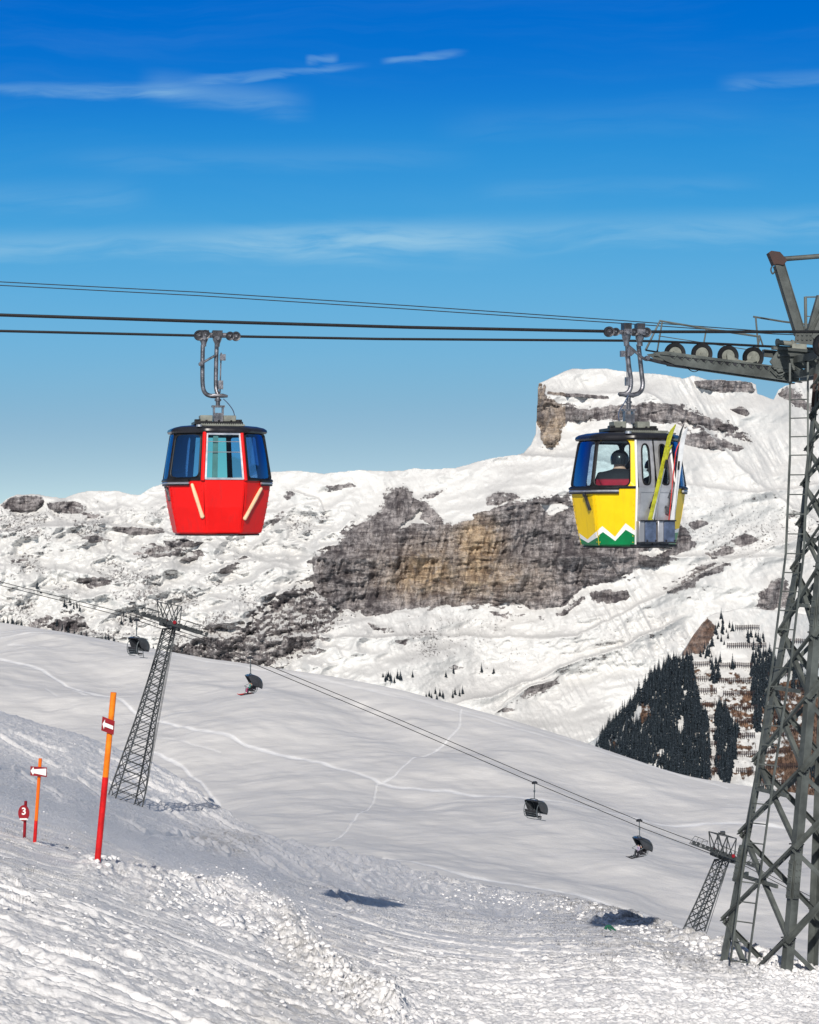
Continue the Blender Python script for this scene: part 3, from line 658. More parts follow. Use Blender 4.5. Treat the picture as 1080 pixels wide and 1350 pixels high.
M_RACK = paint('blue_grey_scratched_plastic', (0.085, 0.115, 0.19), .35, .1, var=.45, scale=7, coat=.4)
M_BENCH = paint('grey_brown_bench', (0.10, 0.09, 0.085), .7, var=.2)
M_INNER = paint('dark_interior_lining', (0.22, 0.22, 0.24), .7, var=.2)
M_SIGNRED = paint('dark_red_sign_paint', (0.26, 0.004, 0.012), .45, var=.25, scale=14, coat=.3)
M_POLERED = paint('red_pole_paint', (0.62, 0.008, 0.010), .45, var=.25, scale=9, coat=.3)
M_POLEOR = paint('orange_pole_paint', (1.0, 0.16, 0.004), .4, var=.18, scale=9, coat=.4)
M_POLEYO = paint('amber_pole_paint', (1.0, 0.22, 0.006), .4, var=.25, scale=9, coat=.4)
M_RUST = paint('rusty_brown_steel', (0.05, 0.026, 0.022), .7, .2, var=.4, scale=6)
M_SKIN = paint('skin', (0.62, 0.36, 0.26), .5, var=.05)
def glass(name, tint, gloss=0.10, rough=0.05, film=(1, 1, 1)):
    m = bpy.data.materials.new(name); m.use_nodes = True; t = NT(m.node_tree); t.n.clear()
    tr = t.add('ShaderNodeBsdfTransparent'); t.put(tr, 0, tint + (1,))
    gl = t.add('ShaderNodeBsdfGlossy'); t.put(gl, 'Roughness', rough); t.put(gl, 0, film + (1,))
    fr = t.add('ShaderNodeFresnel'); t.put(fr, 0, 1.45)
    ms = t.add('ShaderNodeMixShader'); t.put(ms, 0, t.math('MAXIMUM', fr.outputs[0], gloss * .4)); t.l.new(tr.outputs[0], ms.inputs[1]); t.l.new(gl.outputs[0], ms.inputs[2])
    o = t.add('ShaderNodeOutputMaterial'); t.l.new(ms.outputs[0], o.inputs[0]); return m
G_BLUE = glass('blue_tinted_glass', (0.40, 0.66, 0.96), .95, film=(.22, .55, 1))
G_TEAL = glass('green_tinted_glass', (0.55, 0.92, 0.90))
G_SOFT = glass('pale_blue_glass', (0.58, 0.74, 0.95), 1.0, film=(.34, .58, 1))
G_CLEAR = glass('clear_glass', (0.80, 0.92, 0.95), rough=.07)
# ------------------------------------------------------------------ gondola cabins
ROPE_A = lambda x: 31.2 - 0.212 * (6.48 - x)
ROPE_B = lambda x: 34.2 - 0.212 * (7.1 - x)
def rope_pt(px, py, fn):
    D = 32.0
    for _ in range(20): D = fn((px - 540) / F * D)
    return P(px, py, D)
def octv(k, Rr):
    """corner k (left end of facet k) of the eight-sided plan; facet 0 faces -Y"""
    a = R(-22.5 + 45 * k); return Vector((Rr * math.sin(a), -Rr * math.cos(a), 0))
def facet_pt(k, u, v, z0, R0, z1, R1, out=0.0):
    """point on facet k: u left to right seen from outside, v bottom to top"""
    Rr = R0 + (R1 - R0) * v; z = z0 + (z1 - z0) * v
    e = min(u, 1 - u); pull = 1 - .016 * max(0, 1 - e / .07) ** 2 if 0 <= u <= 1 else 1
    p = (octv(k, Rr) * (1 - u) + octv(k + 1, Rr) * u) * pull
    n = Vector((math.sin(R(45 * k)), -math.cos(R(45 * k)), 0))
    return p + n * out + Vector((0, 0, z))
US = [0, .025, .07, .2, .35, .5, .65, .8, .93, .975, 1]
def rr_loop(u0, u1, v0, v1, r, asp, n=5):
    """rounded rectangle in facet units; asp = width / height of the facet"""
    out = []; ru = r; rv = r * asp
    for cx, cy, a0 in ((u1 - ru, v0 + rv, -90), (u1 - ru, v1 - rv, 0), (u0 + ru, v1 - rv, 90), (u0 + ru, v0 + rv, 180)):
        for i in range(n + 1):
            a = R(a0 + 90 * i / n); out.append((cx + ru * math.cos(a), cy + rv * math.sin(a)))
    return out
def make_cabin(kind, loc, alpha, label):
    yel = kind == 'yellow'
    body_m = M_YEL if yel else M_RED
    root = empty('gondola_cabin', loc, R(alpha)); tag(root, label, 'gondola', 'gondola cabins on the ropeway')
    zr, zs, zf = (-1.69, -2.42, -3.32) if yel else (-1.59, -2.345, -3.22)     # roof rim, sill, floor
    RS, RR_, RF = .90, .775, .735
    # lower body, painted in bands
    b = MB()
    bands = {}
    if yel:   # green foothills with a white edge, per facet: (u, green top, white top)
        hills = {-2: [(0, .15, .24), (.45, .06, .12), (1, .16, .26)], -1: [(0, .18, .27), (.16, .25, .35), (.47, .10, .17), (.76, .29, .40), (1, .20, .28)],
                 1: [(0, .22, .28), (1, .24, .31)], 2: [(0, .24, .31), (.4, .12, .2), (.7, .25, .35), (1, .15, .24)]}
    for k in range(-4, 4):
        h = hills.get(k, [(0, .18, .27), (.5, .1, .18), (1, .18, .27)]) if yel else None
        us = sorted(set(US + ([q[0] for q in h] if h else [])))
        for a, c in zip(us[:-1], us[1:]):
            def lev(u):
                if not h: return [0, .04, .5, 1]
                xs_ = [q[0] for q in h]
                return [0, .04, max(.05, float(np.interp(u, xs_, [q[1] for q in h]))), float(np.interp(u, xs_, [q[2] for q in h])), 1]
            la, lc = lev(a), lev(c)
            mi = [1, 1, 2, 0] if h else [0, 0, 0]
            for i in range(len(la) - 1):
                def pt(u, v): 
                    rf = RF - (.05 if v == 0 else 0)
                    bul = .018 * math.sin(math.pi * v)
                    return facet_pt(k, u, v, zf, rf, zs, RS, bul)
                b.add([pt(a, la[i]), pt(c, lc[i]), pt(c, lc[i + 1]), pt(a, la[i + 1])], [(0, 1, 2, 3)], mi[i])
    b.build('body', [body_m, M_GRN, M_WHT], root, smooth=30)
    sm = MB()      # panel joints and rivets
    for k in range(-4, 4):
        if yel and k in (0, 1): continue
        sm.tube([facet_pt(k, 0.0, v, zf, RF, zs, RS, .018 * math.sin(math.pi * v) + .002) for v in (.03, .25, .5, .75, .97)], .0045, 5)
        for j in range(9): 
            for u in (.05, .95):
                q_ = facet_pt(k, u, .08 + .105 * j, zf, RF, zs, RS, .018 * math.sin(math.pi * (.08 + .105 * j))); n_ = Vector((math.sin(R(45 * k)), -math.cos(R(45 * k)), 0)); sm.cyl(q_, q_ + n_ * .006, .007, 6)
    sm.build('panel_seams', body_m if not yel else M_YEL, root, smooth=0)['kind'] = 'stuff'
    fl = MB()
    fl.add([octv(k, RF - .05) + Vector((0, 0, zf)) for k in range(8)] + [octv(k, RF - .03) + Vector((0, 0, zf + .07)) for k in range(8)],
           [tuple(range(8))[::-1], tuple(range(8, 16))] + [(k, (k + 1) % 8, 8 + (k + 1) % 8, 8 + k) for k in range(8)])
    fl.tube([octv(k, RF - .045) + Vector((0, 0, zf - .005)) for k in range(8)], .014, 6, closed=True)
    fl.build('floor', M_BLK, root)
    # inner lining of the lower walls
    li = MB()
    for k in range(8): li.add([octv(k, RF - .04) + Vector((0, 0, zf + .07)), octv(k + 1, RF - .04) + Vector((0, 0, zf + .07)), octv(k + 1, RS - .04) + Vector((0, 0, zs)), octv(k, RS - .04) + Vector((0, 0, zs))], [(3, 2, 1, 0)])
    li.build('lining', M_INNER, root)
    # upper walls: one panel per side, each with its window opening
    asp = (2 * RS * math.sin(R(22.5))) / (zr - zs)
    def panel(k, hole, mats, gm, r=.09, outside_seal=True, sealm=M_BLK, split=None, bow=.03):
        loop = rr_loop(*hole, r, asp); cu = (hole[0] + hole[1]) / 2; cv = (hole[2] + hole[3]) / 2
        def rim_pt(u, v):
            du, dv = u - cu, v - cv; t = 1e9
            if du > 1e-6: t = min(t, (1 - cu) / du)
            if du < -1e-6: t = min(t, (0 - cu) / du)
            if dv > 1e-6: t = min(t, (1 - cv) / dv)
            if dv < -1e-6: t = min(t, (0 - cv) / dv)
            return cu + du * t, cv + dv * t
        pts = []
        for i in range(len(loop)):      # densify
            a, c = loop[i], loop[(i + 1) % len(loop)]
            for j in range(4): pts.append((a[0] + (c[0] - a[0]) * j / 4, a[1] + (c[1] - a[1]) * j / 4))
        n = len(pts); w = MB()
        outer = [rim_pt(u, v) for u, v in pts]
        o3 = [facet_pt(k, u, v, zs, RS, zr, RR_) for u, v in outer]; h3 = [facet_pt(k, u, v, zs, RS, zr, RR_, .002) for u, v in pts]; i3 = [facet_pt(k, u, v, zs, RS, zr, RR_, -.035) for u, v in pts]
        io = [facet_pt(k, min(max(u, .03), .97), v, zs, RS, zr, RR_, -.035) for u, v in outer]
        w.add(o3 + h3 + i3 + io, [(i, (i + 1) % n, n + (i + 1) % n, n + i) for i in range(n)])
        base = len(w.v) - 4 * n
        for off in (1, 2):
            for i in range(n): w.f.append((base + off * n + i, base + off * n + (i + 1) % n, base + (off + 1) * n + (i + 1) % n, base + (off + 1) * n + i)); w.m.append(1)
        if split:      # repaint part of the outer face
            for i in range(n):
                um = (outer[i][0] + pts[i][0]) / 2
                if split(um, (outer[i][1] + pts[i][1]) / 2): w.m[i] = 1
        w.build('window_frame', [mats, M_BLK if mats is M_BLK else M_BLK], root, smooth=30)
        g = MB(); G = 9
        def gp(u, v):
            uu = hole[0] + (hole[1] - hole[0]) * u; vv = hole[2] + (hole[3] - hole[2]) * v
            return facet_pt(k, .07 + .86 * uu if False else uu, vv, zs, RS, zr, RR_, -.004 + bow * (1 - (2 * u - 1) ** 2) * (1 - .0 * v) + bow * .35 * (1 - (2 * v - 1) ** 2))
        # clip the corners by pulling grid points onto the rounded loop
        vs_ = []
        for j in range(G + 1):
            for i in range(G + 1):
                u, v = i / G, j / G
                ru = r / (hole[1] - hole[0]); rv = r * asp / (hole[3] - hole[2])
                x = min(max(u, 0), 1); y = min(max(v, 0), 1)
                if (x < ru or x > 1 - ru) and (y < rv or y > 1 - rv):
                    cx = ru if x < .5 else 1 - ru; cy = rv if y < .5 else 1 - rv
                    dx_, dy_ = (x - cx) / ru, (y - cy) / rv; L = math.hypot(dx_, dy_)
                    if L > 1: x = cx + dx_ / L * ru; y = cy + dy_ / L * rv
                vs_.append(gp(x, y))
        W1 = G + 1
        g.add(vs_, [(j * W1 + i, j * W1 + i + 1, (j + 1) * W1 + i + 1, (j + 1) * W1 + i) for j in range(G) for i in range(G)])
        wo_ = g.build('window', gm, root, smooth=60)
        sl = MB(); sl.tube([facet_pt(k, u, v, zs, RS, zr, RR_, .006) for u, v in loop], .013, 6, closed=True)
        sl.build('seal', sealm, wo_)
        return wo_
    if yel:
        panel(-2, (.06, .96, .03, .97), M_BLK, G_SOFT, .07)
        panel(-1, (.03, .86, .03, .97), M_YEL, G_CLEAR, .12, split=lambda u, v: u < .10 or (v < .03 and u < .1))
        panel(1, (.08, .95, .03, .97), M_BLK, G_SOFT, .07)
        panel(2, (.05, .95, .03, .97), M_BLK, G_SOFT, .07); panel(3, (.05, .95, .03, .97), M_YEL, G_CLEAR, .12)
        panel(-4, (.05, .95, .03, .97), M_YEL, G_CLEAR, .12); panel(-3, (.05, .95, .03, .97), M_YEL, G_CLEAR, .12)
    else:
        panel(-2, (.05, .96, .03, .97), M_BLK, G_BLUE, .07)
        panel(-1, (.04, .88, .05, .95), M_BLK, G_BLUE, .12, split=None)
        panel(0, (.05, .93, -.0 + .02, .97), M_RED, G_TEAL, .02, sealm=M_ALU, bow=.006)
        panel(1, (.10, .95, .03, .97), M_BLK, G_BLUE, .09)
        for k in (2, -3, 3): panel(k, (.05, .95, .03, .97), M_BLK, G_BLUE, .09)
        panel(-4, (.05, .93, .03, .97), M_RED, G_TEAL, .03)
        for k, u in ((0, -.01), (0, .985)):      # red corner posts either side of the middle window
            e = MB(); e.tube([facet_pt(k, u, -.02, zs, RS, zr, RR_, .008), facet_pt(k, u, 1.0, zs, RS, zr, RR_, .008)], .033, 8)
            e.build('corner_post', M_RED, root)
        e = MB()
        for v in (.80, .58): e.tube([facet_pt(0, .06, v, zs, RS, zr, RR_, .012), facet_pt(0, .92, v, zs, RS, zr, RR_, .012)], .007, 6)
        for u in (.05, .93): e.bar(facet_pt(0, u, .01, zs, RS, zr, RR_, .014), facet_pt(0, u, .97, zs, RS, zr, RR_, .014), .035, .014, (0, 1, 0))
        e.bar(facet_pt(0, .04, .965, zs, RS, zr, RR_, .014), facet_pt(0, .94, .965, zs, RS, zr, RR_, .014), .012, .03)
        e.bar(facet_pt(0, .04, .02, zs, RS, zr, RR_, .014), facet_pt(0, .94, .02, zs, RS, zr, RR_, .014), .012, .03)
        e.build('sash_frame', M_ALU, root)
        e = MB()
        for u in (.25, .30): e.bar(facet_pt(0, u, .02, zs, RS, zr, RR_, -.03), facet_pt(0, u + .02, .97, zs, RS, zr, RR_, -.03), .05, .02, (0, 1, 0))
        e.build('inner_rail', M_INNER, root)
    # door side of the yellow cabin
    if yel:
        for side in (0, 1):
            d = MB(); u0, u1 = (.03, .495) if side == 0 else (.505, .99)
            hw = (u0 + u1) / 2; wh = .135
            us = [u0, u0 + .02, hw - wh, hw + wh, u1 - .02, u1]
            pd = []
            for i in range(28):
                t = 2 * math.pi * i / 28; cx, cy = math.cos(t), math.sin(t)
                # slender opening with a round top
                vv = .50 + (.40 if cy > 0 else .44) * np.sign(cy) * abs(cy) ** .35; uu = hw + wh * .78 * np.sign(cx) * abs(cx) ** (.9 if cy > 0 else .6)
                pd.append((uu, float(vv)))
            outer = []
            cu, cv = hw, .5
            for u, v in pd:
                du, dv = u - cu, v - cv; t = 1e9
                if du > 1e-6: t = min(t, (u1 - cu) / du)
                if du < -1e-6: t = min(t, (u0 - cu) / du)
                if dv > 1e-6: t = min(t, (1 - cv) / dv)
                if dv < -1e-6: t = min(t, (0 - cv) / dv)
                outer.append((cu + du * t, cv + dv * t))
            n = len(pd)
            o3 = [facet_pt(0, u, v, zs, RS, zr, RR_, .012) for u, v in outer]; h3 = [facet_pt(0, u, v, zs, RS, zr, RR_, .012) for u, v in pd]; i3 = [facet_pt(0, u, v, zs, RS, zr, RR_, -.03) for u, v in pd]
            d.add(o3 + h3 + i3, [(i, (i + 1) % n, n + (i + 1) % n, n + i) for i in range(n)] + [(n + i, n + (i + 1) % n, 2 * n + (i + 1) % n, 2 * n + i) for i in range(n)])
            q = [facet_pt(0, u, v, zf, RF, zs, RS, .03) for v in (.04, .35, .7, 1) for u in (u0, u1)]
            d.add(q, [(0, 1, 3, 2), (2, 3, 5, 4), (4, 5, 7, 6)])
            d.tube([facet_pt(0, u, .5, zs, RS, zr, RR_, .02) if False else facet_pt(0, hw - .17 + .34 * s_, v, zf, RF, zs, RS, .036) for s_, v in ((0, .45), (0, .92), (1, .92), (1, .45))], .006, 5, closed=True)
            do = d.build('door', M_DOOR, root, smooth=30)
            gl = MB(); gl.add([facet_pt(0, u, v, zs, RS, zr, RR_, 0) for u, v in pd], [tuple(range(n))]); gl.build('pane', G_CLEAR, do)
            se = MB(); se.tube([facet_pt(0, u, v, zs, RS, zr, RR_, .016) for u, v in pd], .014, 6, closed=True); se.build('seal', M_BLK, do)
        e = MB()
        for u in (.0, .5, 1.0): e.tube([facet_pt(0, u, .03, zf, RF, zs, RS, .03), facet_pt(0, u, 1, zf, RF, zs, RS, .026), facet_pt(0, u, 1, zs, RS, zr, RR_, .016)], .012 if u == .5 else .018, 6, mi=0 if u == .5 else 1)
        e.build('door_seal', [M_BLK, M_WHT], root)
        # ski holders
        for s0, w_ in ((-.145, .19), (.185, .19)):
            e = MB(); zt = zf + .40; yo = -(.9239 * RF + .19)
            e.box((s0 + .025, yo + .02, zt - .17), (w_, .07, .34)); rk_ = e.build('ski_rack', M_RACK, root, bevel=.012); rk_.name = 'ski_rack'
            e = MB(); e.box((s0 - w_ / 2 - .03, yo + .04, zt - .165), (.10, .09, .32)); e.build('side_plate', M_DOOR, rk_, bevel=.01)
            e = MB()
            for zz_ in (zt, zt - .33): e.bar((s0 - w_ / 2 - .07, yo - .032, zz_), (s0 + w_ / 2 + .03, yo - .032, zz_), .012, .02)
            e.bar((s0, yo + .07, zt), (s0, yo + .07, zt - .33), .03, .04, (0, 1, 0)); e.bar((s0, yo - .03, zt), (s0, yo + .07, zt), .03, .015); e.bar((s0, yo - .03, zt - .33), (s0, yo + .07, zt - .33), .03, .015)
            for sx_ in (s0 - .05, s0 + .1): e.cyl((sx_, yo - .03, zt - .30), (sx_, yo - .045, zt - .30), .014, 8)
            e.box((s0, yo + .09, zt - .2), (w_ * .8, .07, .05)); e.build('bracket', M_DKSTEEL, rk_)
        e = MB(); e.bar((-.36, -(.9239 * RF + .08), zf + .02), (.36, -(.9239 * RF + .08), zf + .02), .16, .04); e.build('step', M_DKSTEEL, root)
    # belt under the windows
    def belt(segs):
        e = MB(); pts = []
        for k, ua, ub in segs:
            n_ = 4
            for i in range(n_ + 1):
                p = facet_pt(k, ua + (ub - ua) * i / n_, 0, zs, RS, zr, RR_, .022); pts.append(p)
        for dz_, r_, mi in ((-.012, .024, 0), (-.052, .020, 1), (-.082, .014, 0)):
            e.tube([p + Vector((0, 0, dz_)) for p in pts], r_, 7, mi)
        e.build('bumper_belt', [M_BLK, M_ALU], root)
    belt([(-3, .4, 1), (-2, 0, 1), (-1, 0, .62)]); belt([(1, .55, 1), (2, 0, 1), (3, 0, .6)])
    e = MB(); pts = [facet_pt(k, u, 0, zs, RS, zr, RR_, .008) + Vector((0, 0, .004)) for k in ((-2, -1) if yel else (-2, -1)) for u in US] + ([] if yel else [])
    e.tube(pts, .020, 6); e.build('sill', M_BLK, root); e = MB()
    e.tube([facet_pt(1, u, 0, zs, RS, zr, RR_, .008) for u in US] + [facet_pt(2, u, 0, zs, RS, zr, RR_, .008) for u in US], .020, 6)
    e.build('sill', M_BLK, root)
    e = MB(); e.bar(facet_pt(-2, .72, .86, zf, RF, zs, RS, .03), facet_pt(-2, .86, .62, zf, RF, zs, RS, .03), .04, .03, (0, 1, 0)); e.cyl(facet_pt(-2, .72, .88, zf, RF, zs, RS, .03), facet_pt(-2, .72, .88, zf, RF, zs, RS, .06), .03, 8)
    e.build('guide_bracket', M_DKSTEEL, root)
    if not yel:
        for (k0, ua, va), (k1, ub, vb) in (((-1, .70, .93), (-1, .97, .30)), ((1, .60, .86), (1, .02, .27))):
            e = MB(); p, q = facet_pt(k0, ua, va, zf, RF, zs, RS, .03), facet_pt(k1, ub, vb, zf, RF, zs, RS, .03)
            e.tube([p, p.lerp(q, .03), p.lerp(q, .35), p.lerp(q, .7), p.lerp(q, .97), q], [.015, .026, .032, .030, .034, .018], 8); e.build('fender_strip', M_CREAM, root)
        e = MB(); e.tube([facet_pt(0, .3, .0, zf, RF - .05, zs, RS, .03), facet_pt(0, .95, .0, zf, RF - .05, zs, RS, .03)], .014, 6); e.build('bottom_rail', M_DKSTEEL, root)
    # roof
    e = MB(); prof = [(RR_ - .03, -.012), (RR_ + .045, -.006), (RR_ + .065, .022), (RR_ + .055, .055), (RR_ + .005, .085), (RR_ - .11, .112), (.42, .135), (0, .14)]
    ring = []
    for k in range(8):
        for u in (0, .05, .3, .7, .95): ring.append((k, u))
    n = len(ring); vs_ = []
    for Rr, z in prof:
        for k, u in ring:
            p = (octv(k, Rr) * (1 - u) + octv(k + 1, Rr) * u) * (1 - .02 * (1 if u == 0 else 0)); vs_.append(p + Vector((0, 0, zr + z)))
    e.add(vs_, [(j * n + i, j * n + (i + 1) % n, (j + 1) * n + (i + 1) % n, (j + 1) * n + i) for j in range(len(prof) - 1) for i in range(n)])
    roof = e.build('roof', M_ROOF, root, smooth=35)
    e = MB(); e.add([octv(k, RR_ - .03) + Vector((0, 0, zr - .012)) for k in range(8)], [tuple(range(8))[::-1]]); e.build('ceiling', M_INNER, root)
    e = MB()
    for i in range(20): e.box((-.33 + .035 * i, -.56, zr + .128), (.018, .10, .03))
    e.bar((-.36, -.60, zr + .118), (.36, -.60, zr + .118), .05, .02); e.build('roof_grating', M_GREYBOX, roof)
    e = MB()
    for x_ in (-.12,): e.cyl((-.38, -.66, zr + .085), (-.38, -.66, zr + .12), .05, 10)
    e.build('roof_lamp', M_ALU, roof)
    rel = Matrix.Rotation(R(12 - alpha), 3, 'Z')
    def L(x, y, z): return rel @ Vector((x, y, z))
    e = MB(); e.box(L(0, 0, zr + .165), (.78, .56, .05), rel)
    for x_ in (-.35, -.2, 0, .2, .35): e.cyl(L(x_, -.27, zr + .19), L(x_, -.27, zr + .215), .018, 8)
    e.box(L(-.34, -.2, zr + .20), (.09, .12, .05), rel); e.box(L(.33, -.2, zr + .20), (.09, .12, .05), rel)
    e.build('suspension_plate', M_BLK, root, bevel=.006)
    e = MB(); e.box(L(-.19, -.05, zr + .245), (.20, .26, .10), rel); e.box(L(.19, -.05, zr + .245), (.20, .26, .10), rel)
    e.build('damper_box', M_GREYBOX, root, bevel=.01)
    # hanger and carriage, drawn beside the rope (metres right of the cabin centre, metres below the rope)
    hg = MB(); cr = MB(); 
    if not yel:
        C = .00285; Q = lambda cx, cy, y=0.0: L((cx - 406) * C, y, (97 - cy) * C)
        hg.tube(bez([Q(325, 150), Q(323, 260), Q(324, 370), Q(334, 415), Q(360, 436), Q(412, 441)], 5), .036, 10)
        hg.tube(bez([Q(408, 130, .08), Q(404, 260, .08), Q(403, 380, .08), Q(410, 422, .05), Q(425, 442, .02)], 5), .036, 10)
        hg.tube([Q(432, 190, .05), Q(428, 300, .05), Q(424, 420, .03)], .012, 6)
        hg.cyl(Q(312, 258, -.05), Q(400, 205, .03), .02, 8); hg.cyl(Q(312, 258, -.09), Q(312, 258, .02), .035, 10)
        hg.box(Q(438, 218, 0), (.09, .08, .10), rel); hg.box(Q(427, 375, 0), (.075, .07, .14), rel)
        hg.tube([Q(365, 440, -.02), Q(385, 437, -.02), Q(440, 437, -.02), Q(466, 440, -.02)], [.02, .034, .034, .02], 8)
        hg.cyl(Q(411, 430), Q(411, 500), .036, 10); hg.cyl(Q(411, 455), Q(411, 468), .055, 10)
        bt = lambda x: Q(x, 585)
        hg.box(Q(412, 498), (.21, .12, .03), rel); hg.box(Q(388, 545), (.025, .12, .27), rel); hg.box(Q(438, 545), (.025, .12, .27), rel); hg.box(Q(413, 560, -.03), (.14, .05, .14), rel)
        ho = bez([Q(440, 455, -.04), Q(470, 485, -.05), Q(497, 525, -.05), Q(508, 575, -.05)], 5)
        cr.tube([Q(290, 98), Q(340, 93), Q(470, 92), Q(525, 97)], [.03, .045, .04, .03], 8)
        for cx, cy, r_ in ((302, 97, .085), (338, 92, .078), (478, 97, .072), (512, 98, .078)): cr.wheel(Q(cx, cy, -.05), L(0, 1, 0), r_, .07, 18, mi=1, mh=0)
        for cx in (330, 407):
            cr.box(Q(cx, 84, 0), (.16, .15, .10), rel, mi=1); cr.tube([Q(cx, 100), Q(cx, 120), Q(cx, 140), Q(cx, 158)], [.085, .07, .045, .04], 10); cr.cyl(Q(cx, 112, -.1), Q(cx, 112, .1), .03, 8)
    else:
        C = .01175; Q = lambda px_, py_, y=0.0: L((px_ - 828.6) * C, y, (437.5 - py_) * C)
        hg.tube(bez([Q(827, 453), Q(829, 480), Q(832, 500), Q(831, 513), Q(825, 519), Q(816, 520)], 5), .036, 10)
        hg.tube(bez([Q(844.8, 453, .08), Q(849, 490, .08), Q(850.5, 507, .07), Q(846.5, 516, .05), Q(838, 520, .02), Q(824, 521)], 5), .036, 10)
        hg.tube([Q(814, 519.5, -.02), Q(819, 520, -.02), Q(833, 521, -.02), Q(836, 522, -.02)], [.02, .034, .038, .03], 8)
        hg.tube(bez([Q(826, 456, -.08), Q(838, 466, -.09), Q(848, 473.5, -.09), Q(853, 474.5, -.09)], 3), .022, 8); hg.cyl(Q(852, 472, -.14), Q(852, 472, -.04), .035, 10)
        hg.prism([Q(826, 456, -.08), Q(836, 465, -.08), Q(830, 470, -.08), Q(825, 470, -.08)], L(0, .03, 0))
        hg.box(Q(820.7, 466.5), (.07, .07, .09), rel); hg.box(Q(826.3, 503, -.02), (.06, .06, .13), rel); hg.tube([Q(824, 465), Q(826, 480), Q(827, 500)], .008, 6)
        hg.cyl(Q(829, 520), Q(829, 540), .034, 10); hg.cyl(Q(829, 529), Q(829, 532), .05, 10)
        hg.box(Q(829, 540.5), (.2, .12, .03), rel); hg.box(Q(823.5, 549), (.025, .12, .22), rel); hg.box(Q(834.5, 549), (.025, .12, .22), rel); hg.box(Q(829, 552, -.03), (.14, .05, .13), rel)
        ho = bez([Q(827, 521, -.06), Q(820, 532, -.1), Q(812, 545, -.12), Q(813, 560, -.14)], 5)
        cr.tube([Q(799, 438), Q(815, 438), Q(850, 438)], [.025, .035, .03], 8)
        for cx, r_ in ((800.5, .082), (809.5, .064), (852, .078), (835, .06)): cr.wheel(Q(cx, 438.2, -.05), L(0, 1, 0), r_, .07, 18, mi=1, mh=0)
        for cx in (825.8, 844.3):
            cr.box(Q(cx, 430.5, 0), (.125, .16, .10), rel, mi=1); cr.box(Q(cx, 438, -.02), (.13, .13, .09), rel); cr.tube([Q(cx, 440), Q(cx, 446), Q(cx, 450), Q(cx + .4, 456)], [.075, .065, .045, .042], 10)
            cr.cyl(Q(cx - 1, 439, -.12), Q(cx - 1, 439, .1), .03, 8); cr.cyl(Q(cx + 3, 437, -.11), Q(cx + 3, 437, .1), .02, 8)
    hg.build('hanger', M_STEEL, root); cr.build('grip_carriage', [M_STEEL, M_DKSTEEL], root)
    h2 = MB(); h2.tube(ho, .009, 6); h2.build('cable_hose', M_RACK, root)
    # benches inside
    for s_ in (-1, 1):
        e = MB(); e.box((s_ * .48, 0, zf + .46), (.30, .62, .05)); e.box((s_ * .66, 0, zf + .60), (.035, .56, .26), Matrix.Rotation(s_ * R(8), 3, 'Y')); e.box((s_ * .47, 0, zf + .27), (.05, .5, .38)); e.build('bench', M_BENCH, root)
    return root, (zr, zs, zf)
PT_RED = rope_pt(286.2, 443, ROPE_B); PT_YEL = rope_pt(828.6, 437.5, ROPE_A)
red_cabin, _ = make_cabin('red', PT_RED, 14, 'bright red gondola cabin with blue tinted windows and a black roof hanging from the cable')
yel_cabin, ZY = make_cabin('yellow', PT_YEL, 23.7, 'yellow gondola cabin with green and white zigzag base and silver doors carrying skis')

# skis carried in the holders of the yellow cabin (things of their own)
def ski(name, label, base, top, side, mats, width=.085, tip=.07, group=None):
    """one ski as a flat cambered board with a shovel tip and a binding; base/top in world space, side = direction of its width"""
    base, top = Vector(base), Vector(top); d = (top - base); Ln = d.length; d.normalize(); sd_ = Vector(side); sd_ = (sd_ - d * sd_.dot(d)).normalized(); nn_ = sd_.cross(d)
    root = empty(name, base); tag(root, label, 'ski', group)
    m = MB(); N = 18; rows_ = []
    for i in range(N + 1):
        t = i / N; w_ = width * (.5 - .10 * math.sin(math.pi * min(t / .85, 1)))
        if t > .86: w_ *= math.sqrt(max(0.02, 1 - ((t - .86) / .14) ** 2))
        off = tip * max(0, (t - .86) / .14) ** 2
        c = d * (Ln * t) + nn_ * off
        rows_ += [c - sd_ * w_, c + sd_ * w_, c + sd_ * w_ + nn_ * .012, c - sd_ * w_ + nn_ * .012]
    fs = []
    for i in range(N):
        for a in range(4): fs.append((i * 4 + a, i * 4 + (a + 1) % 4, i * 4 + 4 + (a + 1) % 4, i * 4 + 4 + a))
    fs += [(0, 3, 2, 1), (N * 4, N * 4 + 1, N * 4 + 2, N * 4 + 3)]
    m.add(rows_, fs)
    for i_, fi in enumerate(m.m):
        row = i_ // 4
        if i_ < N * 4 and len(mats) > 1 and (4 <= row <= 8): m.m[i_] = 1
    m.build('board', mats, root)
    e = MB(); Mx = Matrix((sd_, d, nn_)).transposed()
    for t, ln in ((.30, .10), (.47, .14)): 
        e.box(d * (Ln * t) + nn_ * -.035, (.06, ln, .05), Mx); e.box(d * (Ln * t + ln * .5) + nn_ * -.06, (.05, .04, .05), Mx)
    e.box(d * (Ln * .385) + nn_ * -.012, (.05, .30, .018), Mx)
    e.build('binding', M_DKSTEEL, root)
    return root
M_SKIY = paint('lime_yellow_ski_topsheet', (0.50, 0.50, 0.03), .35, var=.35, scale=14, coat=.5)
M_SKIW = paint('white_ski_topsheet', (0.80, 0.80, 0.80), .35, var=.12, scale=10, coat=.5)
M_SKIR = paint('red_ski_topsheet', (0.62, 0.02, 0.012), .35, var=.3, scale=12, coat=.5)
M_SKID = paint('dark_ski_topsheet', (0.03, 0.03, 0.035), .35, var=.3, scale=12, coat=.5)
my = Matrix.Translation(PT_YEL) @ Matrix.Rotation(R(23.7), 4, 'Z')
def YW(x, y, z): return my @ Vector((x, y, z))
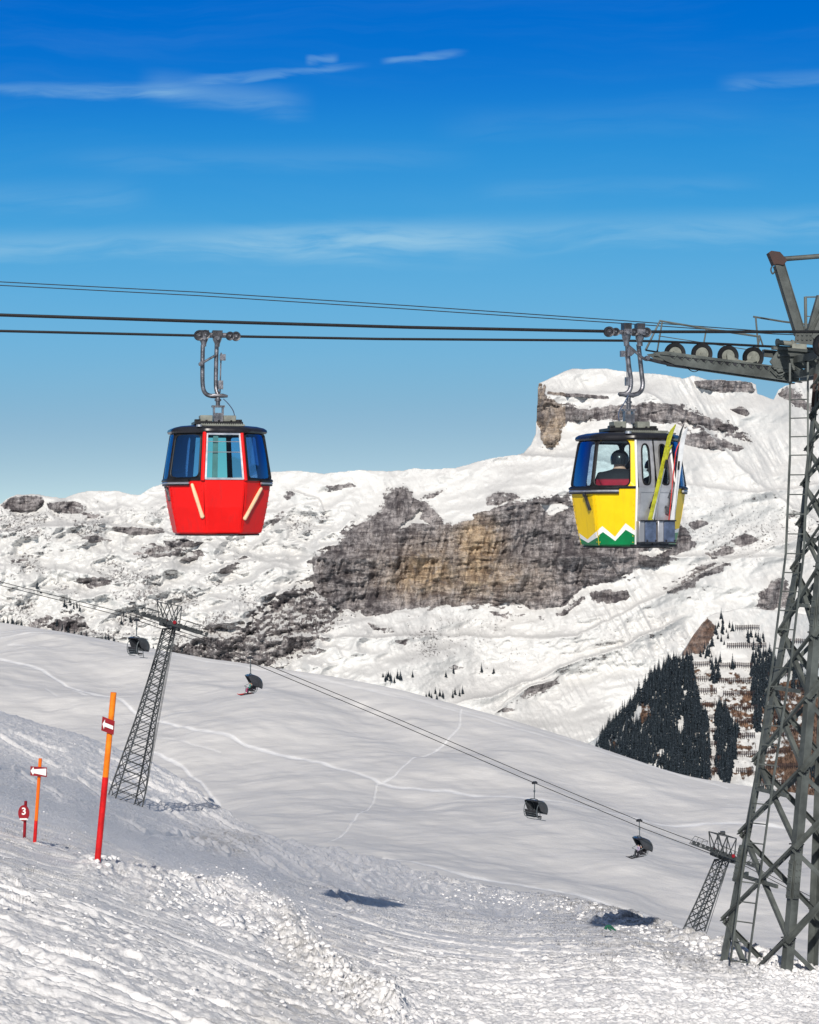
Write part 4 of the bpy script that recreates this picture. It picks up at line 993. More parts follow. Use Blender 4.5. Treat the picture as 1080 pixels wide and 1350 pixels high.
zf_ = ZY[2]; yb = -(.9239 * .735 + .14); yt = -(.9239 * .80 + .12)
sdir = my.to_3x3() @ Vector((1, .25, 0))
ski('ski', 'lime yellow ski with a broad tip, leaning across the silver doors of the yellow cabin', YW(-.19, yb - .0, zf_ + .10), YW(.235, yt - .05, zf_ + 1.86), sdir, [M_SKIY, M_SKIY], .085, group='skis carried outside the yellow cabin')
ski('ski', 'narrow pale yellow ski tucked behind the broad lime yellow one on the cabin doors', YW(-.125, yb + .03, zf_ + .10), YW(.20, yt + .0, zf_ + 1.55), sdir, [M_SKIY, M_SKIW], .07, group='skis carried outside the yellow cabin')
ski('ski', 'white ski with a rounded tip standing upright at the right edge of the silver doors', YW(.245, yb - .0, zf_ + .10), YW(.44, yt - .05, zf_ + 1.82), sdir, [M_SKIW, M_SKIW], .095, group='skis carried outside the yellow cabin')
ski('ski', 'red ski standing just left of the white ski outside the yellow cabin', YW(.20, yb + .02, zf_ + .10), YW(.335, yt - .0, zf_ + 1.60), my.to_3x3() @ Vector((.5, 1, 0)), [M_SKIR, M_SKIR], .07, .05, group='skis carried outside the yellow cabin')
ski('ski', 'dark tipped ski behind the white one in the cabin ski holder', YW(.27, yb + .04, zf_ + .10), YW(.425, yt + .03, zf_ + 1.86), my.to_3x3() @ Vector((.8, .7, 0)), [M_SKID, M_SKIR], .075, .05, group='skis carried outside the yellow cabin')
def pole(a, b, label):
    root = empty('ski_pole', a); tag(root, label, 'ski pole', 'ski poles carried outside the yellow cabin')
    v = Vector(b) - Vector(a); e = MB(); e.tube([(0, 0, 0), v * .9], .008, 6); e.build('shaft', M_ALU, root)
    e = MB(); e.tube([v * .88, v * .92, v], [.014, .018, .015], 8); e.build('grip', M_BLK, root)
    e = MB(); e.tube([v * .06, v * .065], [.045, .04], 10); e.build('basket', M_DKSTEEL, root)
pole(YW(-.09, yb - .0, zf_ + .2), YW(.13, yt - .06, zf_ + 1.32), 'thin metal ski pole slanting beside the lime yellow ski')
pole(YW(.31, yb - .0, zf_ + .2), YW(.35, yt - .06, zf_ + 1.30), 'thin metal ski pole upright beside the white ski')

# ------------------------------------------------------------------ people
def person(name, label, cat, loc, rz, pose, cols, helmet=None, goggles=True, skis=None, group=None, scale=1.0):
    """pose: joint -> (x, y, z, radius); figure faces +Y; one skinned body"""
    root = empty(name, loc, rz); root.scale = (scale,) * 3; tag(root, label, cat, group)
    names = list(pose); idx = {n: i for i, n in enumerate(names)}
    bones = [('pelvis', 'belly'), ('belly', 'chest'), ('chest', 'neck'), ('neck', 'head'), ('head', 'crown')]
    for s_ in 'LR': bones += [('chest', 'shoulder' + s_), ('shoulder' + s_, 'elbow' + s_), ('elbow' + s_, 'wrist' + s_), ('pelvis', 'hip' + s_), ('hip' + s_, 'knee' + s_), ('knee' + s_, 'ankle' + s_), ('ankle' + s_, 'toe' + s_)]
    me = bpy.data.meshes.new(name); me.from_pydata([pose[n][:3] for n in names], [(idx[a], idx[b]) for a, b in bones], [])
    tmp = bpy.data.objects.new('tmp', me); COL.objects.link(tmp)
    sk = tmp.modifiers.new('skin', 'SKIN'); sk.use_smooth_shade = True
    tmp.modifiers.new('sub', 'SUBSURF').levels = 2
    for i, n in enumerate(names):
        d_ = me.skin_vertices[0].data[i]; r_ = pose[n][3]; d_.radius = (r_, r_ * (.8 if n in ('chest', 'belly', 'pelvis') else 1)); d_.use_root = n == 'pelvis'
    dg = bpy.context.evaluated_depsgraph_get(); dg.update()
    bm_ = bpy.data.meshes.new_from_object(tmp.evaluated_get(dg)); bpy.data.objects.remove(tmp)
    segs = []
    for a, b in bones:
        reg = 2 if a in ('neck', 'head') else (1 if a[:3] in ('hip', 'kne') or b[:3] == 'hip' else (3 if a.startswith('ankle') else 0))
        segs.append((Vector(pose[a][:3]), Vector(pose[b][:3]), reg))
    bm_.materials.clear()
    for m in cols: bm_.materials.append(m)
    for p in bm_.polygons:
        c = p.center; best = (1e9, 0)
        for a, b, reg in segs:
            ab = b - a; t = max(0, min(1, (c - a).dot(ab) / max(ab.length_squared, 1e-9))); dd = (c - a - ab * t).length
            if dd < best[0]: best = (dd, reg)
        p.material_index = best[1]; p.use_smooth = True
    bo = bpy.data.objects.new('body', bm_); COL.objects.link(bo); bo.parent = root
    hd = Vector(pose['head'][:3]); cw_ = Vector(pose['crown'][:3]); up = (cw_ - hd).normalized()
    nf = MB(); f0 = hd + Vector((0, .095, 0)) * 1; nf.tube([hd + Vector((0, .08, .03)), hd + Vector((0, .115, -.01)), hd + Vector((0, .085, -.025))], [.008, .016, .010], 6); nf.build('nose', M_SKIN, root)
    if helmet:
        e = MB(); c = hd.lerp(cw_, .55); N = 10
        vs_ = []; fs = []
        for j in range(7):
            ph = R(-25 + 115 * j / 6)
            for i in range(N * 2):
                t = 2 * math.pi * i / (N * 2); dip_ = -.02 if math.sin(t) < 0 else .02
                vs_.append(c + Vector((.122 * math.cos(ph) * math.cos(t), .138 * math.cos(ph) * math.sin(t), .125 * math.sin(ph) + (dip_ if j == 0 else 0))))
        for j in range(6):
            for i in range(N * 2): fs.append((j * 2 * N + i, j * 2 * N + (i + 1) % (2 * N), (j + 1) * 2 * N + (i + 1) % (2 * N), (j + 1) * 2 * N + i))
        fs.append(tuple(6 * 2 * N + i for i in range(2 * N)))
        e.add(vs_, fs); e.build('helmet', helmet, root)
    if goggles:
        e = MB(); e.tube([hd + Vector((x, y, .045)) for x, y in ((-.085, .06), (-.05, .098), (0, .108), (.05, .098), (.085, .06))], .026, 8); e.build('goggles', M_BLK, root)
    for s_ in 'LR':
        w = Vector(pose['wrist' + s_][:3]); el = Vector(pose['elbow' + s_][:3]); d_ = (w - el).normalized(); lat = d_.cross(Vector((0, 0, 1))).normalized(); dn = lat.cross(d_)
        sg = 1 if s_ == 'R' else -1
        e = MB(); e.tube([w - d_ * .04, w, w + d_ * .05, w + d_ * .09], [.042, .038, .044, .034], 8)
        for k_, (o_, l_) in enumerate(((-.03, .055), (-.01, .07), (.01, .065), (.03, .05))):
            a = w + d_ * .085 + lat * o_; e.tube([a, a + d_ * l_ * .5 - dn * .008, a + d_ * l_ * .8 - dn * .03], [.013, .012, .009], 6)
        a = w + d_ * .03 + lat * (-.04 * sg); e.tube([a, a + d_ * .03 + lat * (-.02 * sg), a + d_ * .06 + lat * (-.015 * sg)], [.015, .014, .010], 6)
        e.build('glove', M_BLK, root)
    if skis:
        for s_ in 'LR':
            a = Vector(pose['ankle' + s_][:3]); t_ = Vector(pose['toe' + s_][:3]); f = (t_ - a); f.z *= .5; f.normalize(); e = MB()
            c = a.lerp(t_, .4) + Vector((0, 0, -.10)); 
            e.tube([c - f * .75, c + f * .7, c + f * .85 + Vector((0, 0, .05)), c + f * .95 + Vector((0, 0, .12))], [.03, .04, .035, .015], 4); e.box(c + Vector((0, 0, .03)), (.07, .30, .05)); e.build('ski', skis, root)
    return root
def seated(lean=.0, arm='lap'):
    p = {'pelvis': (0, 0, .10, .155), 'belly': (0, .02, .26, .15), 'chest': (0, .03 + lean, .44, .165), 'neck': (0, .04 + lean, .58, .062), 'head': (0, .06 + lean, .67, .092), 'crown': (0, .055 + lean, .77, .082)}
    for s_, g in (('L', -1), ('R', 1)):
        p['shoulder' + s_] = (g * .18, .02 + lean, .49, .085); p['elbow' + s_] = (g * .25, .06 + lean, .24, .06); p['wrist' + s_] = (g * .15, .28, .16, .045)
        p['hip' + s_] = (g * .10, .05, .07, .10); p['knee' + s_] = (g * .13, .45, .08, .078); p['ankle' + s_] = (g * .13, .50, -.33, .06); p['toe' + s_] = (g * .14, .66, -.37, .045)
    if arm == 'up': p['elbowR'] = (.30, .12 + lean, .36, .06); p['wristR'] = (.20, .20 + lean, .60, .045)
    return p
M_JRED = paint('red_jacket', (0.42, 0.008, 0.03), .8, var=.35, scale=5); M_JDK = paint('black_jacket', (0.015, 0.015, 0.02), .8, var=.4, scale=5)
M_JOR = paint('brick_red_jacket', (0.45, 0.035, 0.02), .8, var=.3, scale=5); M_TRD = paint('dark_ski_trousers', (0.02, 0.02, 0.03), .8, var=.3)
M_PINK = paint('pink_ski_trousers', (0.42, 0.05, 0.16), .8, var=.3); M_TEAL = paint('teal_jacket', (0.02, 0.30, 0.24), .8, var=.3); M_LILAC = paint('lilac_jacket', (0.5, 0.42, 0.6), .8, var=.2)
M_HELM = paint('dark_helmet', (0.02, 0.02, 0.025), .3, var=.2, coat=.6); M_HELMG = paint('grey_helmet', (0.25, 0.25, 0.27), .3, var=.2, coat=.6)
bt = M_BLK
_t = NT(M_JRED.node_tree); _b = _t.n['Principled BSDF']; _src = _b.inputs['Base Color'].links[0].from_socket      # black yoke over the shoulders
_tc = _t.add('ShaderNodeTexCoord'); _sp = _t.add('ShaderNodeSeparateXYZ'); _t.l.new(_tc.outputs['Object'], _sp.inputs[0])
_t.put(_b, 'Base Color', _t.mix(_t.smooth(_sp.outputs[2], .445, .475), _src, (.012, .012, .016, 1)))
rot = my.to_3x3()
def seat_in(x, y, yaw, **kw):
    w = YW(x, y, zf_ + .515); return dict(loc=w, rz=R(23.7 + yaw))
k = seat_in(-.33, -.27, -42); k['loc'] = k['loc'] + Vector((0, 0, -.03))
p1 = seated(.02); p1['shoulderL'] = (-.22, .0, .47, .11); p1['shoulderR'] = (.22, .0, .47, .11); p1['elbowL'] = (-.31, .02, .2, .09); p1['elbowR'] = (.31, .02, .2, .09); p1['belly'] = (0, .0, .26, .2); p1['chest'] = (0, .02, .42, .2); 
person('person', 'person in a dark red jacket and dark helmet, back against the cabin window', 'person', k['loc'], k['rz'], p1, [M_JRED, M_TRD, M_SKIN, bt], M_HELM, group=None, scale=1.18)
k = seat_in(.05, .34, 185)
person('person', 'person in a brick red jacket seated behind the left door window of the yellow cabin', 'person', k['loc'], k['rz'], seated(.05, 'up'), [M_JOR, M_TRD, M_SKIN, bt], M_HELM)
k = seat_in(.46, -.05, 100)
person('person', 'person in dark clothing seated behind the right door window of the yellow cabin', 'person', k['loc'], k['rz'], seated(.0), [M_JDK, M_TRD, M_SKIN, bt], M_HELM)
# ------------------------------------------------------------------ big lattice tower of the gondola line
TK = 32.7 / 39.4
def tower_c(z):      # axis of the tower: it leans slightly towards the line
    return Vector((7.815 * TK + .755 * TK * (z / TK + 8.85) / 11.8, 32.7, z))
def tower_s(z):
    return float(np.interp(z / TK, [-10.5, -8.85, -1.0, 1.2, 3.2], [2.59, 2.33, .88, .72, .62])) * TK
e1 = Vector((.929, -2.14, 0)).normalized(); e2 = Vector((2.14, .929, 0)).normalized()
def leg_pt(i, z):    # corners: 0 left, 1 near, 2 right, 3 far
    s_ = tower_s(z) / 2; c = tower_c(z)
    return c + {0: -e1 * s_ - e2 * s_, 1: e1 * s_ - e2 * s_, 2: e1 * s_ + e2 * s_, 3: -e1 * s_ + e2 * s_}[i]
tower = empty('cableway_tower', tower_c(-7.35)); tag(tower, 'large grey green steel lattice tower carrying the gondola cables at the right edge', 'tower')
TL = tower.location.copy()
def tb(mb, name, mats, parent=tower, **kw):
    mb.v = [tuple(Vector(v) - TL) for v in mb.v]; return mb.build(name, mats, parent, **kw)
joints = [-8.4] + [z * TK for z in (-8.27, -6.5, -5.03, -3.63, -2.42, -1.13, -.25, .55, 1.25, 1.9, 2.5, 3.05)]
joints[0] = -8.6
flange = {0: (e1, e2), 1: (-e1, e2), 2: (-e1, -e2), 3: (e1, -e2)}
for i in range(4):
    m = MB(); a, b = flange[i]
    for z0, z1 in ((-9.0, -.83), (-.83, 1.0), (1.0, 2.6)):
        w_ = .14 if z1 < 0 else .105
        m.angle(leg_pt(i, z0), leg_pt(i, z1), w_, .016, a, b)
    lg = tb(m, 'leg', M_GALV, bevel=.003)
    for zz in (-5.9, -1.7):          # bolted splices
        m = MB()
        p, q = leg_pt(i, zz - .3), leg_pt(i, zz + .3)
        for d_, o_ in ((a, b), (b, a)):
            m.bar(p + d_ * .075 - o_ * .010, q + d_ * .075 - o_ * .010, .11, .014, o_)
            for k in range(6):
                for h_ in (.045, .105):
                    c = p.lerp(q, .08 + .168 * k) + d_ * h_ - o_ * .017; m.cyl(c, c - o_ * .018, .013, 6)
        tb(m, 'splice_plate', M_GALV, smooth=0)
faces = [(0, 1), (1, 2), (3, 2), (0, 3)]
for (i, j) in faces:
    fn = ((leg_pt(i, 0) + leg_pt(j, 0)) / 2 - tower_c(0)); fn.z = 0; fn.normalize()
    for k in range(len(joints) - 1):
        z0, z1 = joints[k], joints[k + 1]
        w_ = .072 if k < 6 else .052
        for n_, (A, B) in enumerate(((leg_pt(i, z0), leg_pt(j, z1)), (leg_pt(j, z0), leg_pt(i, z1)))):
            off = fn * (.012 if n_ == 0 else -.022)
            d_ = (B - A).normalized(); m = MB()
            up = Vector((0, 0, 1))
            m.angle(A - d_ * .03 + off, B + d_ * .03 + off, w_, .010, up * (1 if n_ == 0 else -1), -fn if n_ else fn)
            tb(m, 'brace', M_GALV, smooth=0)
m = MB()
for k in range(1, len(joints)):
    for i in range(4):
        a, b = flange[i]; p = leg_pt(i, joints[k]); 
        for d_, o_ in ((a, b), (b, a)):
            m.box(p + d_ * .09 - o_ * .02, (.02, .02, .02)) if False else None
            for h_ in (.05, .09, .13):
                c = p + d_ * h_ + Vector((0, 0, (h_ - .09) * 1.2)) - o_ * .0; m.cyl(c, c - o_ * .035, .012, 6)
tb(m, 'joint_bolts', M_DKSTEEL, smooth=0)['kind'] = 'stuff'
# ladder inside the left face
lad_c = [P(975, 1268, 31.8), P(1003, 1060, 31.9), P(1030, 880, 32.1), P(1048, 730, 32.2), P(1053.5, 600, 32.3), P(1053.5, 478, 32.35)]
lx = Vector((.80, -.60, 0)).normalized() * .16
m = MB()
for sg in (-1, 1):
    for a, b in zip(lad_c[:-1], lad_c[1:]): m.bar(a + lx * sg, b + lx * sg, .032, .025)
tot = []
for a, b in zip(lad_c[:-1], lad_c[1:]):
    n_ = int((b - a).length / .29)
    for k in range(n_): tot.append(a.lerp(b, k / n_))
for c in tot: m.cyl(c - lx, c + lx, .011, 6)
tb(m, 'ladder', M_GALV, smooth=0)
for py_, px_ in ((1168, 991), (1050, 1007), (913, 1027), (800, 1044), (712, 1054)):
    z = (675 - py_) / F * 32; m = MB()
    a = leg_pt(0, z).lerp(leg_pt(1, z), .15); b = leg_pt(0, z).lerp(leg_pt(1, z), .75)
    m.bar(a + Vector((0, -.03, 0)), b + Vector((0, -.03, 0)), .04, .06)
    m.bar(a + Vector((0, -.03, 0)), a + Vector((.12, .2, 0)), .05, .06)
    tb(m, 'ladder_bracket', M_GALV, smooth=0)
# crossarm and head
rd = Vector((1, .212, 0)).normalized(); rn = Vector((.212, -1, 0)).normalized()     # along the line / across it towards the camera
hc = tower_c(2.45)
m = MB()
for dz_, w_ in ((2.62, .10), (2.36, .10)):
    for s_ in (-.22, .22): m.bar(hc * 1 + rd * s_ + rn * 2.1 + Vector((0, 0, dz_ - 2.45)), hc + rd * s_ - rn * 2.0 + Vector((0, 0, dz_ - 2.45)), w_, .12)
for k in range(8):
    a = hc + rn * (2.0 - .5 * k); b = a - rn * .5
    for s_ in (-.22, .22): m.bar(a + rd * s_ + Vector((0, 0, -.07)), b + rd * s_ + Vector((0, 0, .15)), .05, .05)
tb(m, 'crossarm', M_GALV, smooth=0, bevel=.004)
m = MB()
pb = lambda px_, py_, off=0.0: (lambda p: p + rn * off)(rope_pt(px_, py_, ROPE_B))
# long inclined girder under the rollers, with its cut-out web
for off in (-.16, .16):
    m.prism([pb(857, 466, off), pb(873, 464, off), pb(1009, 482, off), pb(1049, 486, off), pb(1049, 504.5, off), pb(884, 481, off), pb(874, 477, off)], rn * .018)
    m.bar(pb(866, 468, off), pb(1009, 483.5, off), .07, .012); m.bar(pb(884, 481, off), pb(1052, 505, off), .08, .014)
    for k in range(13):
        x0 = 878 + 10.3 * k; y0 = 466 + 1.28 * k
        m.prism([pb(x0, y0 + 1.5, off + .012), pb(x0 + 6, y0 + 4, off + .012), pb(x0 + 5, y0 + 7.5, off + .012), pb(x0 + 2, y0 + 5.5, off + .012)], rn * .02, 1)
        m.bar(pb(x0 + 6, y0 + 8, off + .014), pb(x0 + 10, y0 + 2, off + .014), .012, .03, rn, 0)
for k in range(9): m.bar(pb(880 + 18 * k, 474 + 2.4 * k, -.16), pb(880 + 18 * k, 474 + 2.4 * k, .16), .05, .03)
tb(m, 'girder', [M_GALV, M_DKSTEEL], smooth=0)
m = MB()
for k, (x, y) in enumerate(((890, 466), (925.5, 466.5), (960, 469.5), (993, 471.5))):
    wmb = MB(); wmb.wheel(pb(x, y), rn, .185, .085, 28, mi=1, mh=0); tb(wmb, 'roller', [M_GREYBOX, M_BLK], smooth=50)
for (x0, y0), (x1, y1) in (((890, 466), (925.5, 466.5)), ((960, 469.5), (993, 471.5))):
    for off in (-.075, .075):
        m.prism([pb(x0 - 4, y0 - 3, off), pb(x0 + 12, y0 + 5, off), pb(x1 - 12, y1 + 5, off), pb(x1 + 4, y1 - 3, off), pb(x1 + 3, y1 + 5, off), pb((x0 + x1) / 2 + 5, y0 + 12, off), pb((x0 + x1) / 2 - 5, y0 + 12, off), pb(x0 - 3, y0 + 5, off)], rn * .02)
tb(m, 'rocker_arm', M_GREYBOX, smooth=0)
# machinery where girder meets tower
m = MB()
m.prism([pb(1009, 478, .2), pb(1020, 462, .2), pb(1080, 464, .2), pb(1100, 470, .2), pb(1100, 486, .2), pb(1049, 487, .2), pb(1020, 492, .2)], rn * .03)
m.bar(pb(1012, 460, .22), pb(1110, 469, .22), .10, .05); m.bar(pb(1018, 470, .25), pb(1112, 470, .25), .05, .035); m.bar(pb(1012, 484, .2), pb(1052, 489, .2), .06, .04)
m.bar(pb(1012, 464, -.2), pb(1112, 476, -.2), .12, .12)
for x in range(1016, 1050, 6): m.box(pb(x, 486 + (x % 4), .2), (.05, .05, .05))
for x, y in ((1022, 497), (1030, 491), (1038, 497), (1044, 492), (1035, 503)): m.box(pb(x, y, .2), (.09, .06, .05))
m.tube(bez([pb(1009, 487, .24), pb(1020, 496, .26), pb(1032, 490, .26), pb(1044, 498, .24), pb(1056, 490, .24)], 4), .012, 6)
tb(m, 'bearing_frame', M_GALV, smooth=0)
m = MB(); m.cyl(pb(1021, 452, .1), pb(1046, 454, .1), .045, 12); m.cyl(pb(1021, 452, .1), pb(1024, 452, .1), .065, 12); m.cyl(pb(1040, 453, .1), pb(1043, 453.5, .1), .06, 12); m.box(pb(1050, 458, .1), (.25, .16, .10))
tb(m, 'damper_cylinder', M_GREYBOX)
m = MB(); m.tube(bez([pb(848, 474, .1), pb(854, 474.5, .1), pb(866, 477.5, .1), pb(885, 481.5, .12), pb(900, 484, .14)], 4), .03, 8); tb(m, 'guide_rail', M_DKSTEEL)
m = MB(); m.tube(bez([pb(902, 484, .1), pb(908, 489, .1), pb(914, 490.5, .1), pb(921, 487, .1)], 4), .008, 6); tb(m, 'loose_wire', M_CABLE)
# handrails
m = MB()
for pts, r_ in (([(858, 460), (877, 421), (938, 431.5), (1009, 442)], .020), ([(858, 460), (900, 467)], .016), ([(873, 463), (880, 422)], .014), ([(932, 469), (938.5, 432)], .014), ([(1000, 480), (1010, 442)], .016),
                ([(875, 441), (934, 450), (1005, 461)], .008), ([(1001, 415.5), (1040, 422), (1085, 427.5)], .018), ([(1004, 416), (1008, 460)], .016), ([(1009, 440), (1014, 455)], .014), ([(1070, 389), (1071, 452)], .028), ([(1070, 389.5), (1110, 389)], .014), ([(1070, 415), (1110, 416)], .010)):
    m.tube([pb(x, y, -.26) for x, y in pts], r_, 6)
    
tb(m, 'handrail', M_GALV)
# service gantry above the head
m = MB(); gx = lambda px_, py_, D=32.5: P(px_, py_, D)
m.bar(gx(1027, 349), gx(1055, 441), .155, .16, rn); m.bar(gx(1122, 346), gx(1068, 441), .12, .12, rn)
m.bar(gx(1081, 390), gx(1066, 442), .09, .09, rn)
for sx_ in (-1, 1): m.bar(gx(1027, 349) + Vector((sx_ * .075, -.085, .02)), gx(1055, 441) + Vector((sx_ * .075, -.085, .02)), .014, .014)
tb(m, 'gantry_post', M_GALV, smooth=0, bevel=.004)
m = MB(); m.prism([gx(1012, 334, 32.5), gx(1015.5, 331.5, 32.5), gx(1027, 333, 32.5), gx(1037, 344, 32.5), gx(1031.5, 350.5, 32.5), gx(1022, 349, 32.5), gx(1019, 350.5, 32.5)], (0, .22, 0)); tb(m, 'gantry_cap', M_RUST, smooth=0, bevel=.004)
m = MB(); m.cyl(gx(1024, 342), gx(1130, 334), .042, 10); m.tube(bez([gx(1018, 351), gx(1016.5, 356), gx(1019, 361), gx(1022, 357)], 4), .014, 6); tb(m, 'gantry_beam', M_GALV)
m = MB(); m.prism([gx(1049, 437, 32.4), gx(1070, 437, 32.4), gx(1073, 455, 32.4), gx(1048, 452, 32.4)], (0, .03, 0))
for x in (1052, 1058, 1064, 1069):
    for y in (441, 447): m.cyl(gx(x, y, 32.4), gx(x, y, 32.36), .018, 6)
m.prism([gx(1068, 445), gx(1085, 405), gx(1092, 407), gx(1078, 452)], (0, .25, 0), 0)
tb(m, 'gusset_plate', M_GALV, smooth=0)
# near-side roller train for the other cable (only its first wheel reaches into the picture)
pa = lambda px_, py_, off=0.0: (lambda p: p + rn * off)(rope_pt(px_, py_, ROPE_A))
for x in (1088, 1124, 1160): wmb = MB(); wmb.wheel(pa(x, 455.5 + (x - 1088) * .02), rn, .20, .09, 28, mi=1, mh=0); tb(wmb, 'roller', [M_RUST, M_BLK], smooth=50)
m = MB(); m.bar(pa(1078, 463, .08), pa(1200, 470, .08), .05, .12); m.bar(pa(1078, 463, -.08), pa(1200, 470, -.08), .05, .12); m.bar(pa(1120, 470, -.1), tower_c(2.62) + rn * .2, .14, .14); tb(m, 'side_girder', M_GALV, smooth=0)
m = MB(); m.prism([leg_pt(0, 2.3) + Vector((-.03, -.05, 0)), leg_pt(0, 2.3) + Vector((.09, -.05, 0)), leg_pt(0, 1.75) + Vector((.10, -.05, 0)), leg_pt(0, 1.75) + Vector((-.02, -.05, 0))], (0, .02, 0)); tb(m, 'patch_plate', M_RUST, smooth=0)

# ------------------------------------------------------------------ cables of the gondola line
def cable(name, label, pts, r, group, sag=0, n=24, seg=8):
    e = MB(); q = []
    for a, b in zip(pts[:-1], pts[1:]):
        for k in range(n): q.append(a.lerp(b, k / n))
    q.append(pts[-1]); o = q[0].copy(); e.tube([p - o for p in q], r, seg)
    ob = e.build(name, M_CABLE); ob.location = o; tag(ob, label, 'cable', group); return ob
def rp(px_, py_, fn): return rope_pt(px_, py_, fn)
cable('haul_cable', 'thicker black cable that the yellow gondola cabin hangs from, upper of the two', [rp(-260, 407.5, ROPE_A), rp(0, 415.2, ROPE_A), rp(260, 423.5, ROPE_A), rp(540, 431.5, ROPE_A), rp(828, 437.3, ROPE_A), rp(1080, 437.4, ROPE_A), rp(1180, 437.5, ROPE_A), rp(1500, 447, ROPE_A)], .024, 'gondola cables')
cable('haul_cable', 'black cable that the red gondola cabin hangs from, running over the tower rollers', [rp(-260, 430, ROPE_B), rp(0, 436.3, ROPE_B), rp(286, 443, ROPE_B), rp(500, 446.8, ROPE_B), rp(820, 449, ROPE_B), rp(870, 450, ROPE_B), rp(960, 453.8, ROPE_B), rp(1040, 458, ROPE_B), rp(1200, 466, ROPE_B), rp(1500, 488, ROPE_B)], .021, 'gondola cables')
for dy_, lb in ((0, 'thin wire strung high above the gondola cables, upper of two'), (4.6, 'thin wire strung high above the gondola cables, lower of two')):
    cable('signal_wire', lb, [P(-260, 361 + dy_, 36), P(0, 371.5 + dy_, 36), P(260, 385 + dy_, 36), P(540, 403 + dy_, 36), P(820, 422.5 + dy_ * .8, 36), P(1020, 437.5 + dy_ * .6, 35.5), P(1100, 443, 33)], .0085, 'thin wires above the cables')

# ------------------------------------------------------------------ chairlift across the gully
def lift_tower(hpx, hpy, D, lean, H, label, arm_slope, arm_l, arm_r, rz=0.0):
    head = P(hpx, hpy, D); base = head + Vector((-lean * H, 0, -H)); ax = (head - base).normalized()
    root = empty('chairlift_tower', base, 0); tag(root, label, 'tower', 'lattice towers of the chairlift'); B0 = base
    def tbb(mb, name, mats=M_GALVD, **kw):
        mb.v = [tuple(Vector(v) - B0) for v in mb.v]; return mb.build(name, mats, root, smooth=kw.pop('smooth', 0))
    f1 = Vector((math.cos(R(22)), math.sin(R(22)), 0)); f2 = Vector((-math.sin(R(22)), math.cos(R(22)), 0))
    def cw_(t): return float(np.interp(t, [0, .45, .75, 1], [3.35, 1.95, 1.35, 1.15])) / 2
    def lp(i, t):
        c = base.lerp(head, t); s_ = cw_(t); return c + {0: -f1 * s_ - f2 * s_, 1: f1 * s_ - f2 * s_, 2: f1 * s_ + f2 * s_, 3: -f1 * s_ + f2 * s_}[i]
    ts = [-.08]; 
    while ts[-1] < 1: ts.append(min(1, ts[-1] + max(.045, .35 * cw_(max(ts[-1], 0)) / 9)))
    for i in range(4):
        m = MB()
        for a, b in zip(ts[:-1], ts[1:]): m.bar(lp(i, a), lp(i, b), .15, .15)
        tbb(m, 'leg')
    for i, j in ((0, 1), (1, 2), (3, 2), (0, 3)):
        m = MB()
        for k in range(len(ts) - 1):
            m.bar(lp(i, ts[k]), lp(j, ts[k + 1]), .075, .075); m.bar(lp(j, ts[k]), lp(i, ts[k + 1]), .075, .075)
        m.bar(lp(i, 1), lp(j, 1), .12, .12)
        tbb(m, 'bracing')
    # crossarm and the two roller trains
    al = Vector((1, .35, -arm_slope)).normalized(); ac = Vector((.33, -1, 0)).normalized(); up_ = al.cross(ac); up_ = up_ if up_.z > 0 else -up_
    hd = head + ax * .25
    m = MB()
    for o_ in (-.35, .35): m.bar(hd + ac * 2.3 + al * o_, hd - ac * 2.3 + al * o_, .18, .30)
    for o_ in (-.2, .2): m.bar(hd - al * 1.2 + ac * o_, hd + al * 1.2 + ac * o_, .25, .4)
    tbb(m, 'crossarm')
    for sd2 in (1, -1):
        m = MB(); c = hd + ac * 2.1 * sd2 + up_ * .25
        m.bar(c - al * arm_l, c + al * arm_r, .12, .13)
        for k in np.arange(-arm_l + .3, arm_r, .62): m.wheel(c + al * k + up_ * .24, ac, .20, .12, 10)
        for k in np.arange(-arm_l + .3, arm_r - .9, 1.24): m.bar(c + al * k + up_ * .05, c + al * (k + .62) + up_ * .2, .1, .12)
        tbb(m, 'roller_train', M_GALVD)
        m = MB(); cc = c + ac * .35 * sd2 - up_ * .05
        m.bar(cc - al * arm_l, cc + al * arm_r, .26, .035)
        for s0, s1 in ((-arm_l, -1.1), (1.1, arm_r)):
            m.tube([cc + al * s0, cc + al * (s0 + (.35 if s0 < 0 else 0)) + up_ * 1.0, cc + al * (s1 - (.0 if s0 < 0 else .1)) + up_ * 1.0, cc + al * s1], .035, 5)
            for q in (.33, .66): m.tube([cc + al * (s0 + (s1 - s0) * q), cc + al * (s0 + (s1 - s0) * (q + .06)) + up_ * 1.0], .03, 5)
            m.tube([cc + al * s0 + up_ * .1, cc + al * s1 + up_ * .95], .025, 5)
        tbb(m, 'catwalk', M_GALVD)
        m = MB(); m.cyl(hd + ac * 2.2 * sd2 + up_ * .6 - al * (.1), hd + ac * 2.3 * sd2 + up_ * .6 - al * .1, .2, 12); tbb(m, 'warning_disc', M_SIGNRED)
    # frame crown used for servicing
    m = MB(); w0, w1, hh = .5, 1.25, 2.35
    for q in (-1, 1):
        o_ = ac * 1.0 * q
        A, B_, C_, D_ = hd - al * 1.0 + o_, hd - al * 1.3 + o_ + Vector((0, 0, hh)) + al * .0, hd + al * 1.25 + o_ + Vector((0, 0, hh + .35)), hd + al * .9 + o_
        mid_t = (B_ + C_) / 2; mid_b = (A + D_) / 2
        for a, b in ((A, B_), (B_, C_), (C_, D_), (A, mid_t), (mid_t, D_), (B_, mid_b), (mid_b, C_)): m.bar(a, b, .09, .09)
    for a in (hd - al * 1.3 + Vector((0, 0, hh)), hd + al * 1.25 + Vector((0, 0, hh + .35)), hd + Vector((0, 0, hh + .3))): m.bar(a - ac, a + ac, .09, .09)
